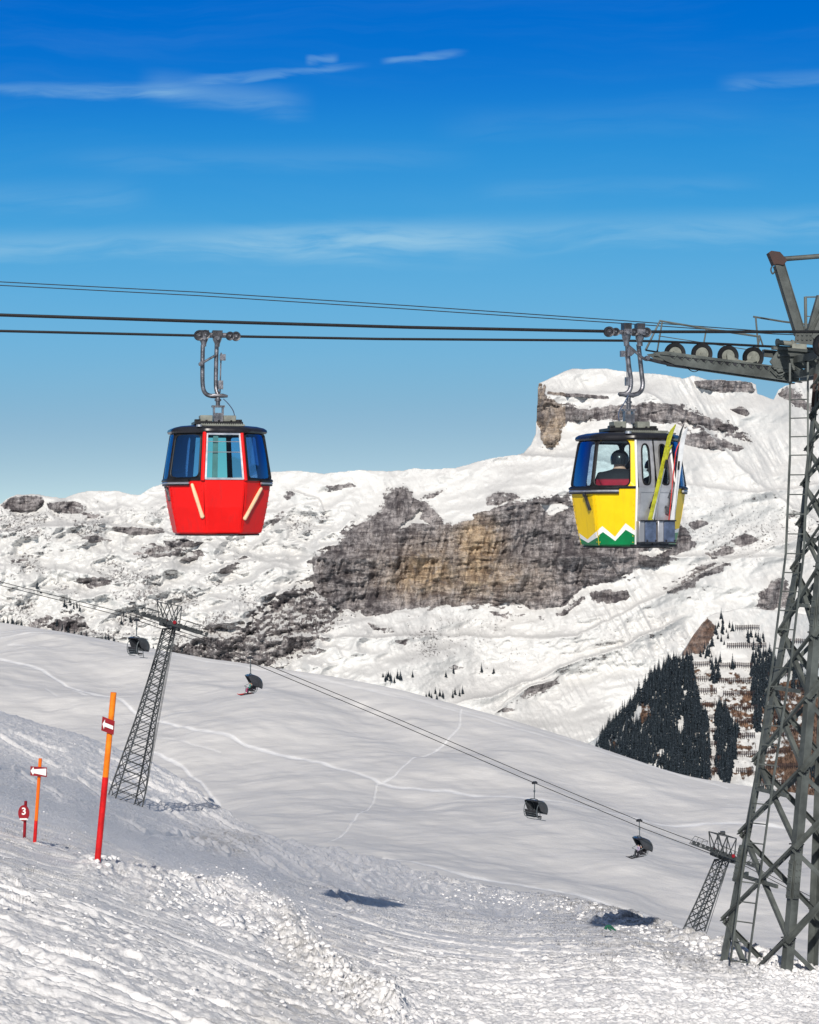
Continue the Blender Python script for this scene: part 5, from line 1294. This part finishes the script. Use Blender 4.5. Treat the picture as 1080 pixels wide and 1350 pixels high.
    m.box(hd + Vector((0, 0, hh + .45)), (.5, .5, .3)); tbb(m, 'service_frame')
    m = MB()
    for sg in (-.2, .2): m.bar(lp(1, .02) + f1 * (.1) + f2 * (sg + .3), lp(1, .98) + f1 * .1 + f2 * (sg + .3), .05, .05)
    tbb(m, 'ladder')
    return root, head, al, ac, up_
T1, H1, al1, ac1, up1 = lift_tower(223, 829, 222, .255, 18.9, 'slender dark lattice tower of the chairlift rising from the rough snow on the left', .36, 3.9, 3.9)
T2, H2, al2, ac2, up2 = lift_tower(952, 1134, 218, .40, 18.0, 'slender dark lattice tower of the chairlift half hidden behind the snow crest on the right', .42, 3.2, 3.3)
def lift_rope(py_off, Doff, label):
    pts = [(-260, 695 + py_off, 232), (0, 767 + py_off * .9, 226), (172, 810 + py_off, 222), (266, 842 + py_off, 222), (352, 876.5 + py_off * 1.2, 221), (520, 946 + py_off * 1.3, 220), (691, 1019 + py_off * 1.5, 219.5), (850, 1085 + py_off * 1.6, 219), (925, 1113 + py_off * 1.6, 218.5), (985, 1138 + py_off, 218), (1080, 1188 + py_off, 216), (1300, 1300, 212)]
    return cable('lift_cable', label, [P(a, b, c + Doff) for a, b, c in pts], .042, 'chairlift cables', n=6, seg=6)
def rope_at(px_, far):
    xs_ = [0, 172, 266, 352, 520, 691, 850, 925, 985]; ys_ = [767, 810, 842, 876.5, 946, 1019, 1085, 1113, 1138]; k = [0, 0, 0, 0, 0, 0, 0, 0, 0] if far else [4.5, 5, 5, 6, 6.5, 7.5, 8, 8, 5]
    return P(px_, float(np.interp(px_, xs_, ys_) + np.interp(px_, xs_, k)), 217.5 if not far else 221.5)
lift_rope(0, 2, 'upper cable of the chairlift crossing the gully between the two lattice towers')
lift_rope(5, -2, 'lower cable of the chairlift crossing the gully between the two lattice towers')
M_BUB = paint('smoked_bubble_shell', (0.035, 0.038, 0.045), .25, var=.3, scale=1.0, coat=.8)
M_SEAT = paint('dark_chair_upholstery', (0.03, 0.03, 0.035), .6, var=.3, scale=2)
M_FRM = paint('chair_frame_grey', (0.12, 0.14, 0.15), .5, .4, var=.3, scale=2)
def chair(pt, yaw, closed, label):
    """chair facing its local +X, 2.2 m wide along local Y, hanging 1.9 m below the cable"""
    root = empty('chairlift_chair', pt, yaw); tag(root, label, 'chairlift chair', 'chairs hanging on the chairlift')
    m = MB(); m.bar((-.35, 0, .0), (.35, 0, .0), .16, .2); m.box((0, 0, .12), (.4, .22, .14)); m.build('grip', M_DKSTEEL, root, smooth=0)
    m = MB(); m.tube([(0, 0, 0), (-.02, 0, -.8), (-.05, 0, -1.75)], [.06, .055, .06], 8); m.box((-.03, 0, -.9), (.16, .12, .25)); m.build('hanger', M_FRM, root)
    m = MB()
    m.tube([(-.05, 0, -1.72), (-.05, .55, -1.78), (-.15, 1.0, -2.0)], .05, 6); m.tube([(-.05, 0, -1.72), (-.05, -.55, -1.78), (-.15, -1.0, -2.0)], .05, 6)
    for s_ in (-1.08, 1.08): m.tube(bez([(-.1, s_, -1.98), (-.52, s_, -2.5), (-.62, s_, -3.2), (-.42, s_, -3.72), (.1, s_, -3.75)], 4), .045, 6)
    m.bar((-.62, -1.08, -3.2), (-.62, 1.08, -3.2), .06, .06); m.bar((-.1, -1.08, -1.98), (-.1, 1.08, -1.98), .07, .07)
    m.build('frame', M_FRM, root)
    m = MB(); m.box((-.12, 0, -3.62), (.55, 2.1, .12)); m.build('seat', M_SEAT, root, bevel=.02)
    for k in range(4):
        m = MB(); m.box((-.47, -.8 + .53 * k, -3.22), (.1, .48, .62), Matrix.Rotation(R(-10), 3, 'Y')); m.build('backrest', M_SEAT, root, bevel=.02)
    # bubble: a curved shell swung either over the riders or up behind them
    m = MB(); N = 10; rr = 1.08; cz = -2.95
    a0, a1 = (R(-28), R(112)) if closed else (R(62), R(205))
    vs_ = []
    for s_ in (-1.15, -1.0, 1.0, 1.15):
        for k in range(N + 1):
            a = a0 + (a1 - a0) * k / N; r_ = rr * (.93 if abs(s_) > 1.1 else 1.0)
            vs_.append((-.1 + r_ * math.cos(a) * 1.05, s_, cz + r_ * math.sin(a)))
    W1 = N + 1
    fs = [(j * W1 + i, j * W1 + i + 1, (j + 1) * W1 + i + 1, (j + 1) * W1 + i) for j in range(3) for i in range(N)]
    for j in (0, 3):
        c = len(vs_); vs_.append((-.1, (-1.15, 1.15)[j == 3], cz))
        for i in range(N): fs.append((j * W1 + i, j * W1 + i + 1, c))
    m.add(vs_, fs); b_ = m.build('bubble', M_BUB, root, smooth=50)
    so = b_.modifiers.new('th', 'SOLIDIFY'); so.thickness = .03
    m = MB()
    for s_ in (-1.12, 1.12): m.tube([(-.1 + 1.02 * math.cos(a0 + (a1 - a0) * k / 8), s_, cz + 1.0 * math.sin(a0 + (a1 - a0) * k / 8)) for k in range(9)], .035, 6)
    m.build('bubble_frame', M_FRM, root)
    m = MB()
    if closed:
        for z in (-3.42, -3.62, -3.82): m.bar((-.66, -.85, z), (-.66, .55, z), .06, .07)
        m.tube([(.2, -.9, -3.0), (.75, -.9, -3.35), (.75, .9, -3.35), (.2, .9, -3.0)], .04, 6); m.tube([(.75, 0, -3.35), (.85, 0, -4.15)], .04, 6); m.bar((.85, -.85, -4.15), (.85, .85, -4.15), .12, .05)
    else:
        m.tube([(-.1, -1.0, -2.9), (.48, -1.0, -3.2), (.48, 1.0, -3.2), (-.1, 1.0, -2.9)], .035, 6); m.tube([(.48, 0, -3.2), (.62, 0, -4.02)], .035, 6); m.bar((.62, -.85, -4.02), (.62, .85, -4.02), .1, .05)
    m.build('footrest_bar', M_FRM, root)
    return root
def riders(pt, yaw, specs):
    Mx = Matrix.Translation(pt) @ Matrix.Rotation(yaw, 4, 'Z')
    for y_, cols, hel, skm, lb in specs:
        person('person', lb, 'person', Mx @ Vector((-.18, y_, -3.545)), yaw - math.pi / 2, seated(.06), cols, hel, skis=skm, group=None, scale=1.05)
yc = math.atan2(.75, 1.0); yo_ = math.atan2(-.28, -1.0)
CH = [(180.5, 818, False, yc, True, 'dark chair with closed bubble hanging beside the left lattice tower'), (330, 873.5, True, yo_, False, 'chair with raised bubble carrying two skiers, above the snow slope on the left'),
      (705, 1034.5, False, yc, True, 'dark empty chair with closed bubble hanging low over the open slope'), (843, 1084, True, yo_, False, 'chair with raised bubble carrying two skiers, nearest the right lattice tower')]
for px_, py_, far, yw, closed, lb in CH:
    pt = rope_at(px_, far); chair(pt, yw, closed, lb)
    if px_ == 330: riders(pt, yw, [(-.45, [M_TEAL, M_PINK, M_SKIN, M_WHT], M_HELM, M_SKIR, 'skier in teal jacket and pink trousers riding the left open chair'), (.35, [M_JDK, M_TRD, M_SKIN, bt], M_HELM, M_SKID, 'skier in black on the left open chair, beside the pink trousered skier')])
    if px_ == 843: riders(pt, yw, [(-.4, [M_LILAC, M_TRD, M_SKIN, bt], M_HELM, M_SKID, 'skier in pale lilac jacket riding the right open chair'), (.4, [M_JDK, M_TRD, M_SKIN, bt], M_HELMG, M_SKID, 'skier in black sitting beside the lilac jacket on the right open chair')])
# ------------------------------------------------------------------ piste markers
def marker(bpx, bpy, tpx, tpy, D, r, label, split, cols):
    base = P(bpx, bpy, D); top = P(tpx, tpy, D); d_ = (top - base)
    root = empty('piste_marker', base); tag(root, label, 'piste marker', 'marker poles beside the piste')
    lo_ = -.25
    m = MB(); n = 8; m.tube([d_ * (lo_ / d_.length)] + [d_ * (split * k / n) for k in range(n + 1)], r, 14); m.build('lower_pole', cols[0], root)
    m = MB(); m.tube([d_ * (split + (1 - split) * k / n) for k in range(n + 1)], [r * .96] * n + [r * .96], 14); m.tube([d_ * .9995, d_ * 1.001], [r * .98, r * .9], 14); m.build('upper_pole', cols[1], root)
    return root, base, d_
def board(root, base, quad, D, arrow, bm, am):
    """flat sign plate from its corner points, with an arrow on its face"""
    m = MB(); m.prism([P(x, y, D) - base for x, y in quad], (0, .012, 0)); pl_ = m.build('sign_plate', bm, root, smooth=0)
    m = MB(); m.prism([P(x, y, D - .012) - base for x, y in arrow], (0, .006, 0)); m.build('arrow', am, pl_, smooth=0)
    return pl_
k_ = lambda x, y, ox, oy, s_: (ox + x / s_, oy + y / s_)
def stand(px_, py_, d0, d1):
    """distance at which the finished snow surface meets the survey ray"""
    for D_ in np.arange(d0, d1, .1):
        if surf(px_, D_) >= P(px_, py_, D_).z: return float(D_)
    return d1
D1 = stand(128, 1137, 17, 40); print('D1', D1)
root, b0, d0 = marker(128.2, 1138, 149.8, 913, D1, .037, 'tall marker pole, red below and orange above, with a small dark red arrow plate', .505, (M_POLERED, M_POLEYO))
q = lambda x, y: k_(x, y, 110, 900, 11.25)
board(root, b0, [q(283, 500), q(465, 572), q(448, 775), q(265, 708)], D1 - .06, [q(283, 612), q(322, 545), q(318, 592), q(442, 642), q(440, 698), q(312, 650), q(303, 690)], M_SIGNRED, M_WHT)
D2_ = stand(46, 1112, 25, 80); print('D2', D2_)
S2 = D2_ / 44.0
root, b0, d0 = marker(45.6, 1112, 53.2, 1000, D2_, .040 * S2, 'thinner orange and red marker pole with a white arrow plate, on the left', .27, (M_POLERED, M_POLEOR))
q = lambda x, y: k_(x, y, 10, 980, 9.643)
board(root, b0, [q(292, 292), q(500, 308), q(498, 428), q(290, 408)], D2_ - .06, [q(292, 350), q(330, 300), q(336, 330), q(492, 322), q(488, 412), q(335, 380), q(322, 402)], M_SIGNRED, M_WHT)
base = P(31.8, 1112, D2_); top = P(34, 1056, D2_)
root = empty('piste_marker', base); tag(root, 'short dark red marker with an oval plate bearing a white number 3', 'piste marker', 'marker poles beside the piste')
m = MB(); d_ = top - base; m.tube([-d_ * .2, d_ * .5, d_], .034 * S2, 12); m.build('pole', M_SIGNRED, root)
m = MB(); pts = []
for i in range(32):
    a = 2 * math.pi * i / 32; pts.append(P(31.4 + 7.4 * math.cos(a), 1072 - (10.6 if math.sin(a) > 0 else 10.8) * math.sin(a), D2_ - .05) - base)
m.prism(pts, (0, .012, 0)); pl_ = m.build('number_plate', M_SIGNRED, root, smooth=0)
fc = bpy.data.curves.new('three', 'FONT'); fc.body = '3'; fc.align_x = 'CENTER'; fc.align_y = 'CENTER'; fc.size = .215 * S2; fc.extrude = .004; fc.offset = .005 * S2
tmp = bpy.data.objects.new('t', fc); COL.objects.link(tmp); dg = bpy.context.evaluated_depsgraph_get(); dg.update()
nm = bpy.data.meshes.new_from_object(tmp.evaluated_get(dg)); bpy.data.objects.remove(tmp)
no = bpy.data.objects.new('number', nm); COL.objects.link(no); nm.materials.clear(); nm.materials.append(M_WHT); no.parent = pl_; no.rotation_euler = (R(90), 0, 0); no.location = P(31.5, 1070, D2_ - .062) - base
m = MB()
for k in range(9): m.box(P(26.8 + 1.1 * k, 1079.7, D2_ - .062) - base, ((.015 if k % 3 else .019) * S2, .006, .030 * S2))
m.bar(P(26, 1080.6, D2_ - .06) - base, P(37, 1080.6, D2_ - .06) - base, .006, .008)
m.build('small_lettering', M_WHT, pl_, smooth=0)

# ------------------------------------------------------------------ a glove lying by the crest
gp = P(802, 1224.5, 40); zz = surf(802, 40)
m = MB(); m.tube(bez([(-.06, 0, .02), (-.03, 0, .07), (.03, 0, .08), (.08, 0, .04)], 4), [.03] * 12 + [.02], 8)
for k in range(4): m.tube([(.06 + .01 * k, -.04 + .025 * k, .05), (.12, -.05 + .03 * k, .02), (.15, -.05 + .03 * k, .0)], [.016, .015, .01], 6)
m.tube([(0, -.04, .05), (.03, -.08, .03), (.05, -.10, .01)], [.018, .016, .01], 6)
M_GREEN = paint('green_knit', (0.005, 0.10, 0.055), .8, var=.3, scale=20)
gl_ = m.build('glove', M_GREEN); gl_.location = (gp.x, 40, gp.z - .03); tag(gl_, 'small dark green glove lying in a snow hollow near the crest', 'glove')

# ------------------------------------------------------------------ snow clods
def clod_mesh(n, fn, name, mat, seed):
    rnd = np.random.RandomState(seed)
    t_ = (1 + 5 ** .5) / 2
    iv = np.array([(-1, t_, 0), (1, t_, 0), (-1, -t_, 0), (1, -t_, 0), (0, -1, t_), (0, 1, t_), (0, -1, -t_), (0, 1, -t_), (t_, 0, -1), (t_, 0, 1), (-t_, 0, -1), (-t_, 0, 1)]) / math.hypot(1, t_)
    fi = np.array([(0, 11, 5), (0, 5, 1), (0, 1, 7), (0, 7, 10), (0, 10, 11), (1, 5, 9), (5, 11, 4), (11, 10, 2), (10, 7, 6), (7, 1, 8), (3, 9, 4), (3, 4, 2), (3, 2, 6), (3, 6, 8), (3, 8, 9), (4, 9, 5), (2, 4, 11), (6, 2, 10), (8, 6, 7), (9, 8, 1)])
    # one subdivision
    mids = {}; v = [tuple(q) for q in iv]; f2 = []
    def mid(a, b):
        k = (min(a, b), max(a, b))
        if k not in mids:
            p = (np.array(v[a]) + np.array(v[b])) / 2; p /= np.linalg.norm(p); mids[k] = len(v); v.append(tuple(p))
        return mids[k]
    for a, b, c in fi:
        x, y, z = mid(a, b), mid(b, c), mid(c, a); f2 += [(a, x, z), (b, y, x), (c, z, y), (x, y, z)]
    v = np.array(v); f2 = np.array(f2); V = []; Fc = []
    for k in range(n):
        x, y, z, s_ = fn(rnd)
        sc = s_ * np.array([rnd.uniform(.8, 1.4), rnd.uniform(.7, 1.2), rnd.uniform(.5, .95)])
        w = v * (1 + rnd.uniform(-.24, .24, (len(v), 1))); a = rnd.uniform(0, 6.28); c, s2 = math.cos(a), math.sin(a)
        w = w * sc; w = np.stack([w[:, 0] * c - w[:, 1] * s2, w[:, 0] * s2 + w[:, 1] * c, w[:, 2]], 1) + np.array([x, y, z])
        Fc.append(f2 + len(V) * len(v)); V.append(w)
    V = np.vstack(V); Fc = np.vstack(Fc)
    me = bpy.data.meshes.new(name); me.vertices.add(len(V)); me.vertices.foreach_set('co', V.ravel().astype(np.float32)); me.loops.add(Fc.size); me.loops.foreach_set('vertex_index', Fc.ravel().astype(np.int32))
    me.polygons.add(len(Fc)); me.polygons.foreach_set('loop_start', np.arange(0, Fc.size, 3, dtype=np.int32)); me.polygons.foreach_set('loop_total', np.full(len(Fc), 3, np.int32)); me.update(calc_edges=True)
    me.materials.append(mat); o = bpy.data.objects.new(name, me); COL.objects.link(o); return o
def py_to_D(px_, py_):
    ds = np.exp(np.linspace(math.log(9), math.log(220), 220)); pv = fg_py(np.full(ds.shape, float(px_)), ds); pv = np.minimum.accumulate(pv)
    return float(np.interp(-py_, -pv, ds))
def along(line, spread, bias=0, smin=.012, smax=.09, pw=2.5):
    L = np.array(line, float); cum = np.r_[0, np.cumsum(np.hypot(*np.diff(L, axis=0).T))]
    def fn(r):
        t = r.uniform(0, cum[-1]); x = np.interp(t, cum, L[:, 0]) + r.normal(0, spread * 1.3); y = np.interp(t, cum, L[:, 1]) + r.normal(0, spread) + bias
        D_ = py_to_D(x, max(y, RP(x) + 3)); s_ = smin + (smax - smin) * r.uniform() ** pw
        i = int(np.argmin(np.abs(pxs - x))); 
        z = float(np.interp(D_, Y3[:, i], Z3[:, i])); return (x - 540) / F * D_, D_, z + s_ * .25, s_
    return fn
clods = []
clods.append(clod_mesh(1700, along([(215, 1166), (262, 1176), (330, 1186), (365, 1205), (392, 1240), (425, 1284), (470, 1318), (540, 1350)], 15, 4, .007, .042, 2.4), 'snow_clods', M_SNOW, 3))
clods.append(clod_mesh(1100, along([(560, 1165), (640, 1180), (740, 1194), (800, 1205), (850, 1222), (900, 1243), (960, 1262), (1090, 1296)], 5, 7, .012, .075, 2.6), 'snow_clods', M_SNOW, 4))
clods.append(clod_mesh(26, along([(300, 1218), (322, 1222)], 5, 2, .03, .085, 1.2), 'snow_clods', M_SNOW, 5))
clods.append(clod_mesh(40, along([(130, 1141), (160, 1150)], 5, 2, .02, .06, 1.2), 'snow_clods', M_SNOW, 6))
clods.append(clod_mesh(1300, along([(400, 1230), (600, 1290), (760, 1300), (1000, 1330)], 55, 10, .008, .035, 2.5), 'snow_clods', M_SNOW, 7))
clods.append(clod_mesh(500, along([(0, 1200), (200, 1200), (400, 1300)], 60, 10, .006, .02, 2.5), 'snow_clods', M_SNOW, 8))
for c in clods: tag(c, kind='stuff')

# ------------------------------------------------------------------ trees
def needle_mat():
    m, t, b = mat_base('spruce_needles'); g = t.add('ShaderNodeNewGeometry').outputs['Position']
    n = t.noise(g, 1.3, 3, .6); c = t.mix(t.smooth(n, .35, .65), (0.012, 0.018, 0.026, 1), (0.040, 0.054, 0.066, 1))
    n2 = t.noise(g, 1.1, 4, .7); t.put(b, 'Base Color', t.mix(t.smooth(n2, .60, .72), c, (.26, .29, .34, 1))); b.inputs['Roughness'].default_value = .8; b.inputs['Specular IOR Level'].default_value = .1; return m
M_NEED = needle_mat(); M_BARK = paint('spruce_bark', (0.04, 0.028, 0.02), .9, var=.3)
def spruce_mesh(seed, slim=1.0):
    r = random.Random(seed); m = MB()
    m.tube([(0, 0, -.4), (0, 0, .5), (0, 0, 1.0)], [.02, .014, .004], 5, 1)
    tiers = 11
    for k in range(tiers):
        t = k / (tiers - 1); z = .08 + .84 * t; rad = (.21 * (1 - t) ** .85 + .018) * slim * r.uniform(.85, 1.15); n = 9 if t < .6 else 6
        for j in range(n):
            if r.random() < .08: continue
            a = 2 * math.pi * (j + r.random() * .7) / n; l = rad * r.uniform(.65, 1.2); dn = l * r.uniform(.25, .6); w_ = l * .38
            ca, sa = math.cos(a), math.sin(a)
            p0 = (0, 0, z + .055); p1 = (ca * l * .55 - sa * w_, sa * l * .55 + ca * w_, z - dn * .35); p2 = (ca * l, sa * l, z - dn); p3 = (ca * l * .55 + sa * w_, sa * l * .55 - ca * w_, z - dn * .35); p4 = (ca * l * .5, sa * l * .5, z - dn * .9 - .012)
            m.add([p0, p1, p2, p3, p4], [(0, 1, 2), (0, 2, 3), (1, 4, 2), (3, 2, 4), (0, 4, 1), (0, 3, 4)])
    m.tube([(0, 0, .9), (0, 0, 1.06)], [.02, .002], 5)
    me = bpy.data.meshes.new('spruce_tree'); me.from_pydata(m.v, [], m.f); me.materials.append(M_NEED); me.materials.append(M_BARK); me.polygons.foreach_set('material_index', m.m); me.update(); return me
SPR = [spruce_mesh(s_, q) for s_, q in ((1, 1), (2, .85), (3, 1.15), (4, .95), (5, .8), (6, 1.05))]
rt = random.Random(11)
def fill(poly, sx, sy, holes=(), dens=1.0):
    xs_ = [p[0] for p in poly]; ys_ = [p[1] for p in poly]; out = []
    y = min(ys_); r_ = 0
    while y < max(ys_):
        x = min(xs_) + (sx / 2 if r_ % 2 else 0)
        while x < max(xs_):
            jx, jy = x + rt.uniform(-.45, .45) * sx, y + rt.uniform(-.5, .5) * sy
            A_ = np.array([jx]); B_ = np.array([jy])
            if in_poly(A_, B_, poly)[0] and not any(in_poly(A_, B_, h)[0] for h in holes) and rt.random() < dens: out.append((jx, jy))
            x += sx
        y += sy; r_ += 1
    return out
FA = [(784, 987), (800, 962), (822, 940), (842, 916), (862, 890), (880, 874), (905, 868), (914, 870), (916, 902), (922, 928), (933, 948), (936, 990), (937, 1024), (928, 1034), (900, 1024), (860, 1012), (820, 1000)]
HA = [[(840, 934), (858, 928), (861, 945), (846, 958), (838, 950)], [(893, 955), (900, 945), (905, 960), (900, 976), (893, 968)], [(864, 992), (876, 988), (882, 1002), (868, 1008)], [(800, 982), (812, 976), (818, 990), (804, 992)], [(898, 908), (913, 912), (910, 920), (899, 916)], [(832, 950), (838, 944), (836, 968)], [(914, 968), (920, 974), (917, 984)]]
FB = [(945, 942), (949, 928), (956, 932), (962, 944), (972, 960), (973, 980), (968, 1005), (962, 1034), (950, 1034), (944, 1010), (943, 975)]
FC = [(990, 868), (1000, 858), (1016, 858), (1024, 875), (1018, 905), (1010, 930), (1004, 950), (1000, 972), (994, 960), (992, 920)]
pts = fill(FA, 3.0, 4.5, HA) + fill(FB, 3.0, 4.4) + fill(FC, 3.1, 4.6) + fill([(1037, 880), (1060, 884), (1064, 905), (1050, 918), (1040, 905)], 4.6, 6.5) + fill([(936, 872), (950, 870), (952, 888), (943, 908), (938, 895)], 4.2, 6) + fill([(984, 842), (1000, 835), (1010, 845), (1003, 858), (988, 860)], 5, 7, dens=.6)
pts += fill([(922, 868), (930, 852), (940, 848), (942, 862), (936, 870)], 4.5, 6) + fill([(942, 830), (950, 822), (956, 835), (952, 850), (945, 845)], 4.5, 6) + [(951, 816), (953, 822), (958, 834), (962, 828), (966, 832), (960, 842), (955, 850), (962, 880), (966, 882), (969, 880)] + fill([(1062, 1010), (1080, 1005), (1080, 1045), (1064, 1045)], 5, 7) + fill([(1030, 905), (1020, 960), (1010, 1000), (1020, 1000), (1036, 950)], 6, 8, dens=.5)
pts.sort(key=lambda p: -p[1])
n_ind = 0; rest = []
specs = []
for x, y in pts:
    h = rt.choice((rt.uniform(8, 14), rt.uniform(12, 19), rt.uniform(15, 23))) * (1.0 if y > 880 else .75); specs.append((x, y, h))
specs.sort(key=lambda q: -q[2])
def add_tree(x, y, h, ptf, label, group, i):
    p = ptf(x, y); H = h / F * p.y
    o = bpy.data.objects.new('spruce_tree', SPR[i % len(SPR)]); COL.objects.link(o); o.location = p; o.scale = (H * rt.uniform(.95, 1.2), H * rt.uniform(.95, 1.2), H); o.rotation_euler = (0, 0, rt.uniform(0, 6.28))
    tag(o, label, 'spruce', group); return o
for i, (x, y, h) in enumerate(specs[:255]): add_tree(x, y, h, hill_pt, 'dark snow dusted spruce in the wood on the steep right hand hill', 'spruces in the wood on the right hill', i)
rest = specs[255:]
if rest:
    V = []; Fs = []; base = 0
    for i, (x, y, h) in enumerate(rest):
        me = SPR[i % len(SPR)]; p = hill_pt(x, y); H = h / F * p.y; a = rt.uniform(0, 6.28); c, s_ = math.cos(a), math.sin(a)
        for v in me.vertices: V.append((p.x + (v.co.x * c - v.co.y * s_) * H, p.y + (v.co.x * s_ + v.co.y * c) * H, p.z + v.co.z * H))
        for f in me.polygons: Fs.append(tuple(base + q for q in f.vertices))
        base = len(V)
    me = bpy.data.meshes.new('spruce_wood'); me.from_pydata(V, [], Fs); me.materials.append(M_NEED); o = bpy.data.objects.new('spruce_wood', me); COL.objects.link(o); tag(o, kind='stuff')
lone = [(505, 893), (510, 897), (515, 898), (508, 899), (524, 895), (528, 896), (512, 893), (544, 893), (562, 921), (569, 921), (576, 922), (580, 918), (584, 921), (597, 920), (600, 916), (606, 918), (610, 915), (566, 918), (574, 915), (635, 886), (651, 888), (598, 888), (588, 893), (520, 900)]
for i, (x, y) in enumerate(lone): add_tree(x, y, rt.uniform(7, 13), mount_pt, 'small dark spruce standing alone on the snowy valley side below the cliff', 'scattered spruces below the cliff', i)
leftt = [(5, 822), (10, 823), (16, 824), (22, 826), (28, 826), (88, 802), (92, 798), (97, 803), (101, 801), (105, 806), (94, 808), (85, 800), (75, 826), (82, 832), (90, 834), (98, 836), (107, 838), (114, 840), (70, 834), (139, 844), (143, 845), (150, 846), (163, 812), (166, 818), (172, 821), (160, 823), (49, 776), (54, 782), (176, 806), (190, 852), (196, 855), (202, 856), (232, 858), (240, 860), (250, 864), (258, 866)]
for i, (x, y) in enumerate(leftt): add_tree(x, y, rt.uniform(7, 13), mount_pt, 'dark spruce growing among the snowy rocks at the left, beyond the open slope', 'spruces among the left rocks', i)

# ------------------------------------------------------------------ avalanche barriers on the hill
M_BARR = paint('rusty_barrier_steel', (0.05, 0.03, 0.03), .8, .1, var=.4, scale=.5)
rowsF = [(969, 1000, 828), (958, 1009, 851.5), (914, 935, 876), (947, 991, 877.5), (917, 934, 895), (948, 993, 897.5), (921, 944, 911), (953, 994, 914.5), (926, 944, 929), (954, 997, 933), (935, 947, 946), (972, 998, 951), (935, 945, 963.5), (973, 994, 970), (935, 944, 981), (972, 997, 994), (935, 949, 1000), (970, 992, 1016), (935, 950, 1016), (1028, 1060, 846), (1066, 1084, 850), (1012, 1040, 890), (1042, 1084, 878), (1012, 1045, 918), (1050, 1084, 910), (1008, 1040, 945), (1045, 1084, 938), (1005, 1035, 968), (1040, 1084, 962), (1004, 1034, 990), (1040, 1084, 986), (1002, 1060, 1010), (1000, 1056, 1032)]
for x0, x1, y in rowsF:
    n = max(2, int((x1 - x0) / 2.6)); ptsb = [hill_pt(x0 + (x1 - x0) * k / n, y + .35 * math.sin(k * .6)) + Vector((0, -2.2, .1)) for k in range(n + 1)]
    b0 = ptsb[0].copy(); m = MB(); h_ = 1.5
    for a, b in zip(ptsb[:-1], ptsb[1:]):
        for z in (.45, .95, 1.45): m.bar(a - b0 + Vector((0, 0, z * h_ / 1.5)), b - b0 + Vector((0, 0, z * h_ / 1.5)), .15, .22)
    for a in ptsb: m.bar(a - b0 + Vector((0, 0, -1.0)), a - b0 + Vector((0, -.4, h_ + .35)), .26, .26); m.bar(a - b0 + Vector((0, -1.4, -.9)), a - b0 + Vector((0, -.2, h_)), .16, .16)
    o = m.build('snow_barrier', M_BARR, smooth=0); o.location = b0; tag(o, 'rusty avalanche barrier row across the steep slope among the spruces on the right', 'snow barrier', 'avalanche barriers on the right hill')
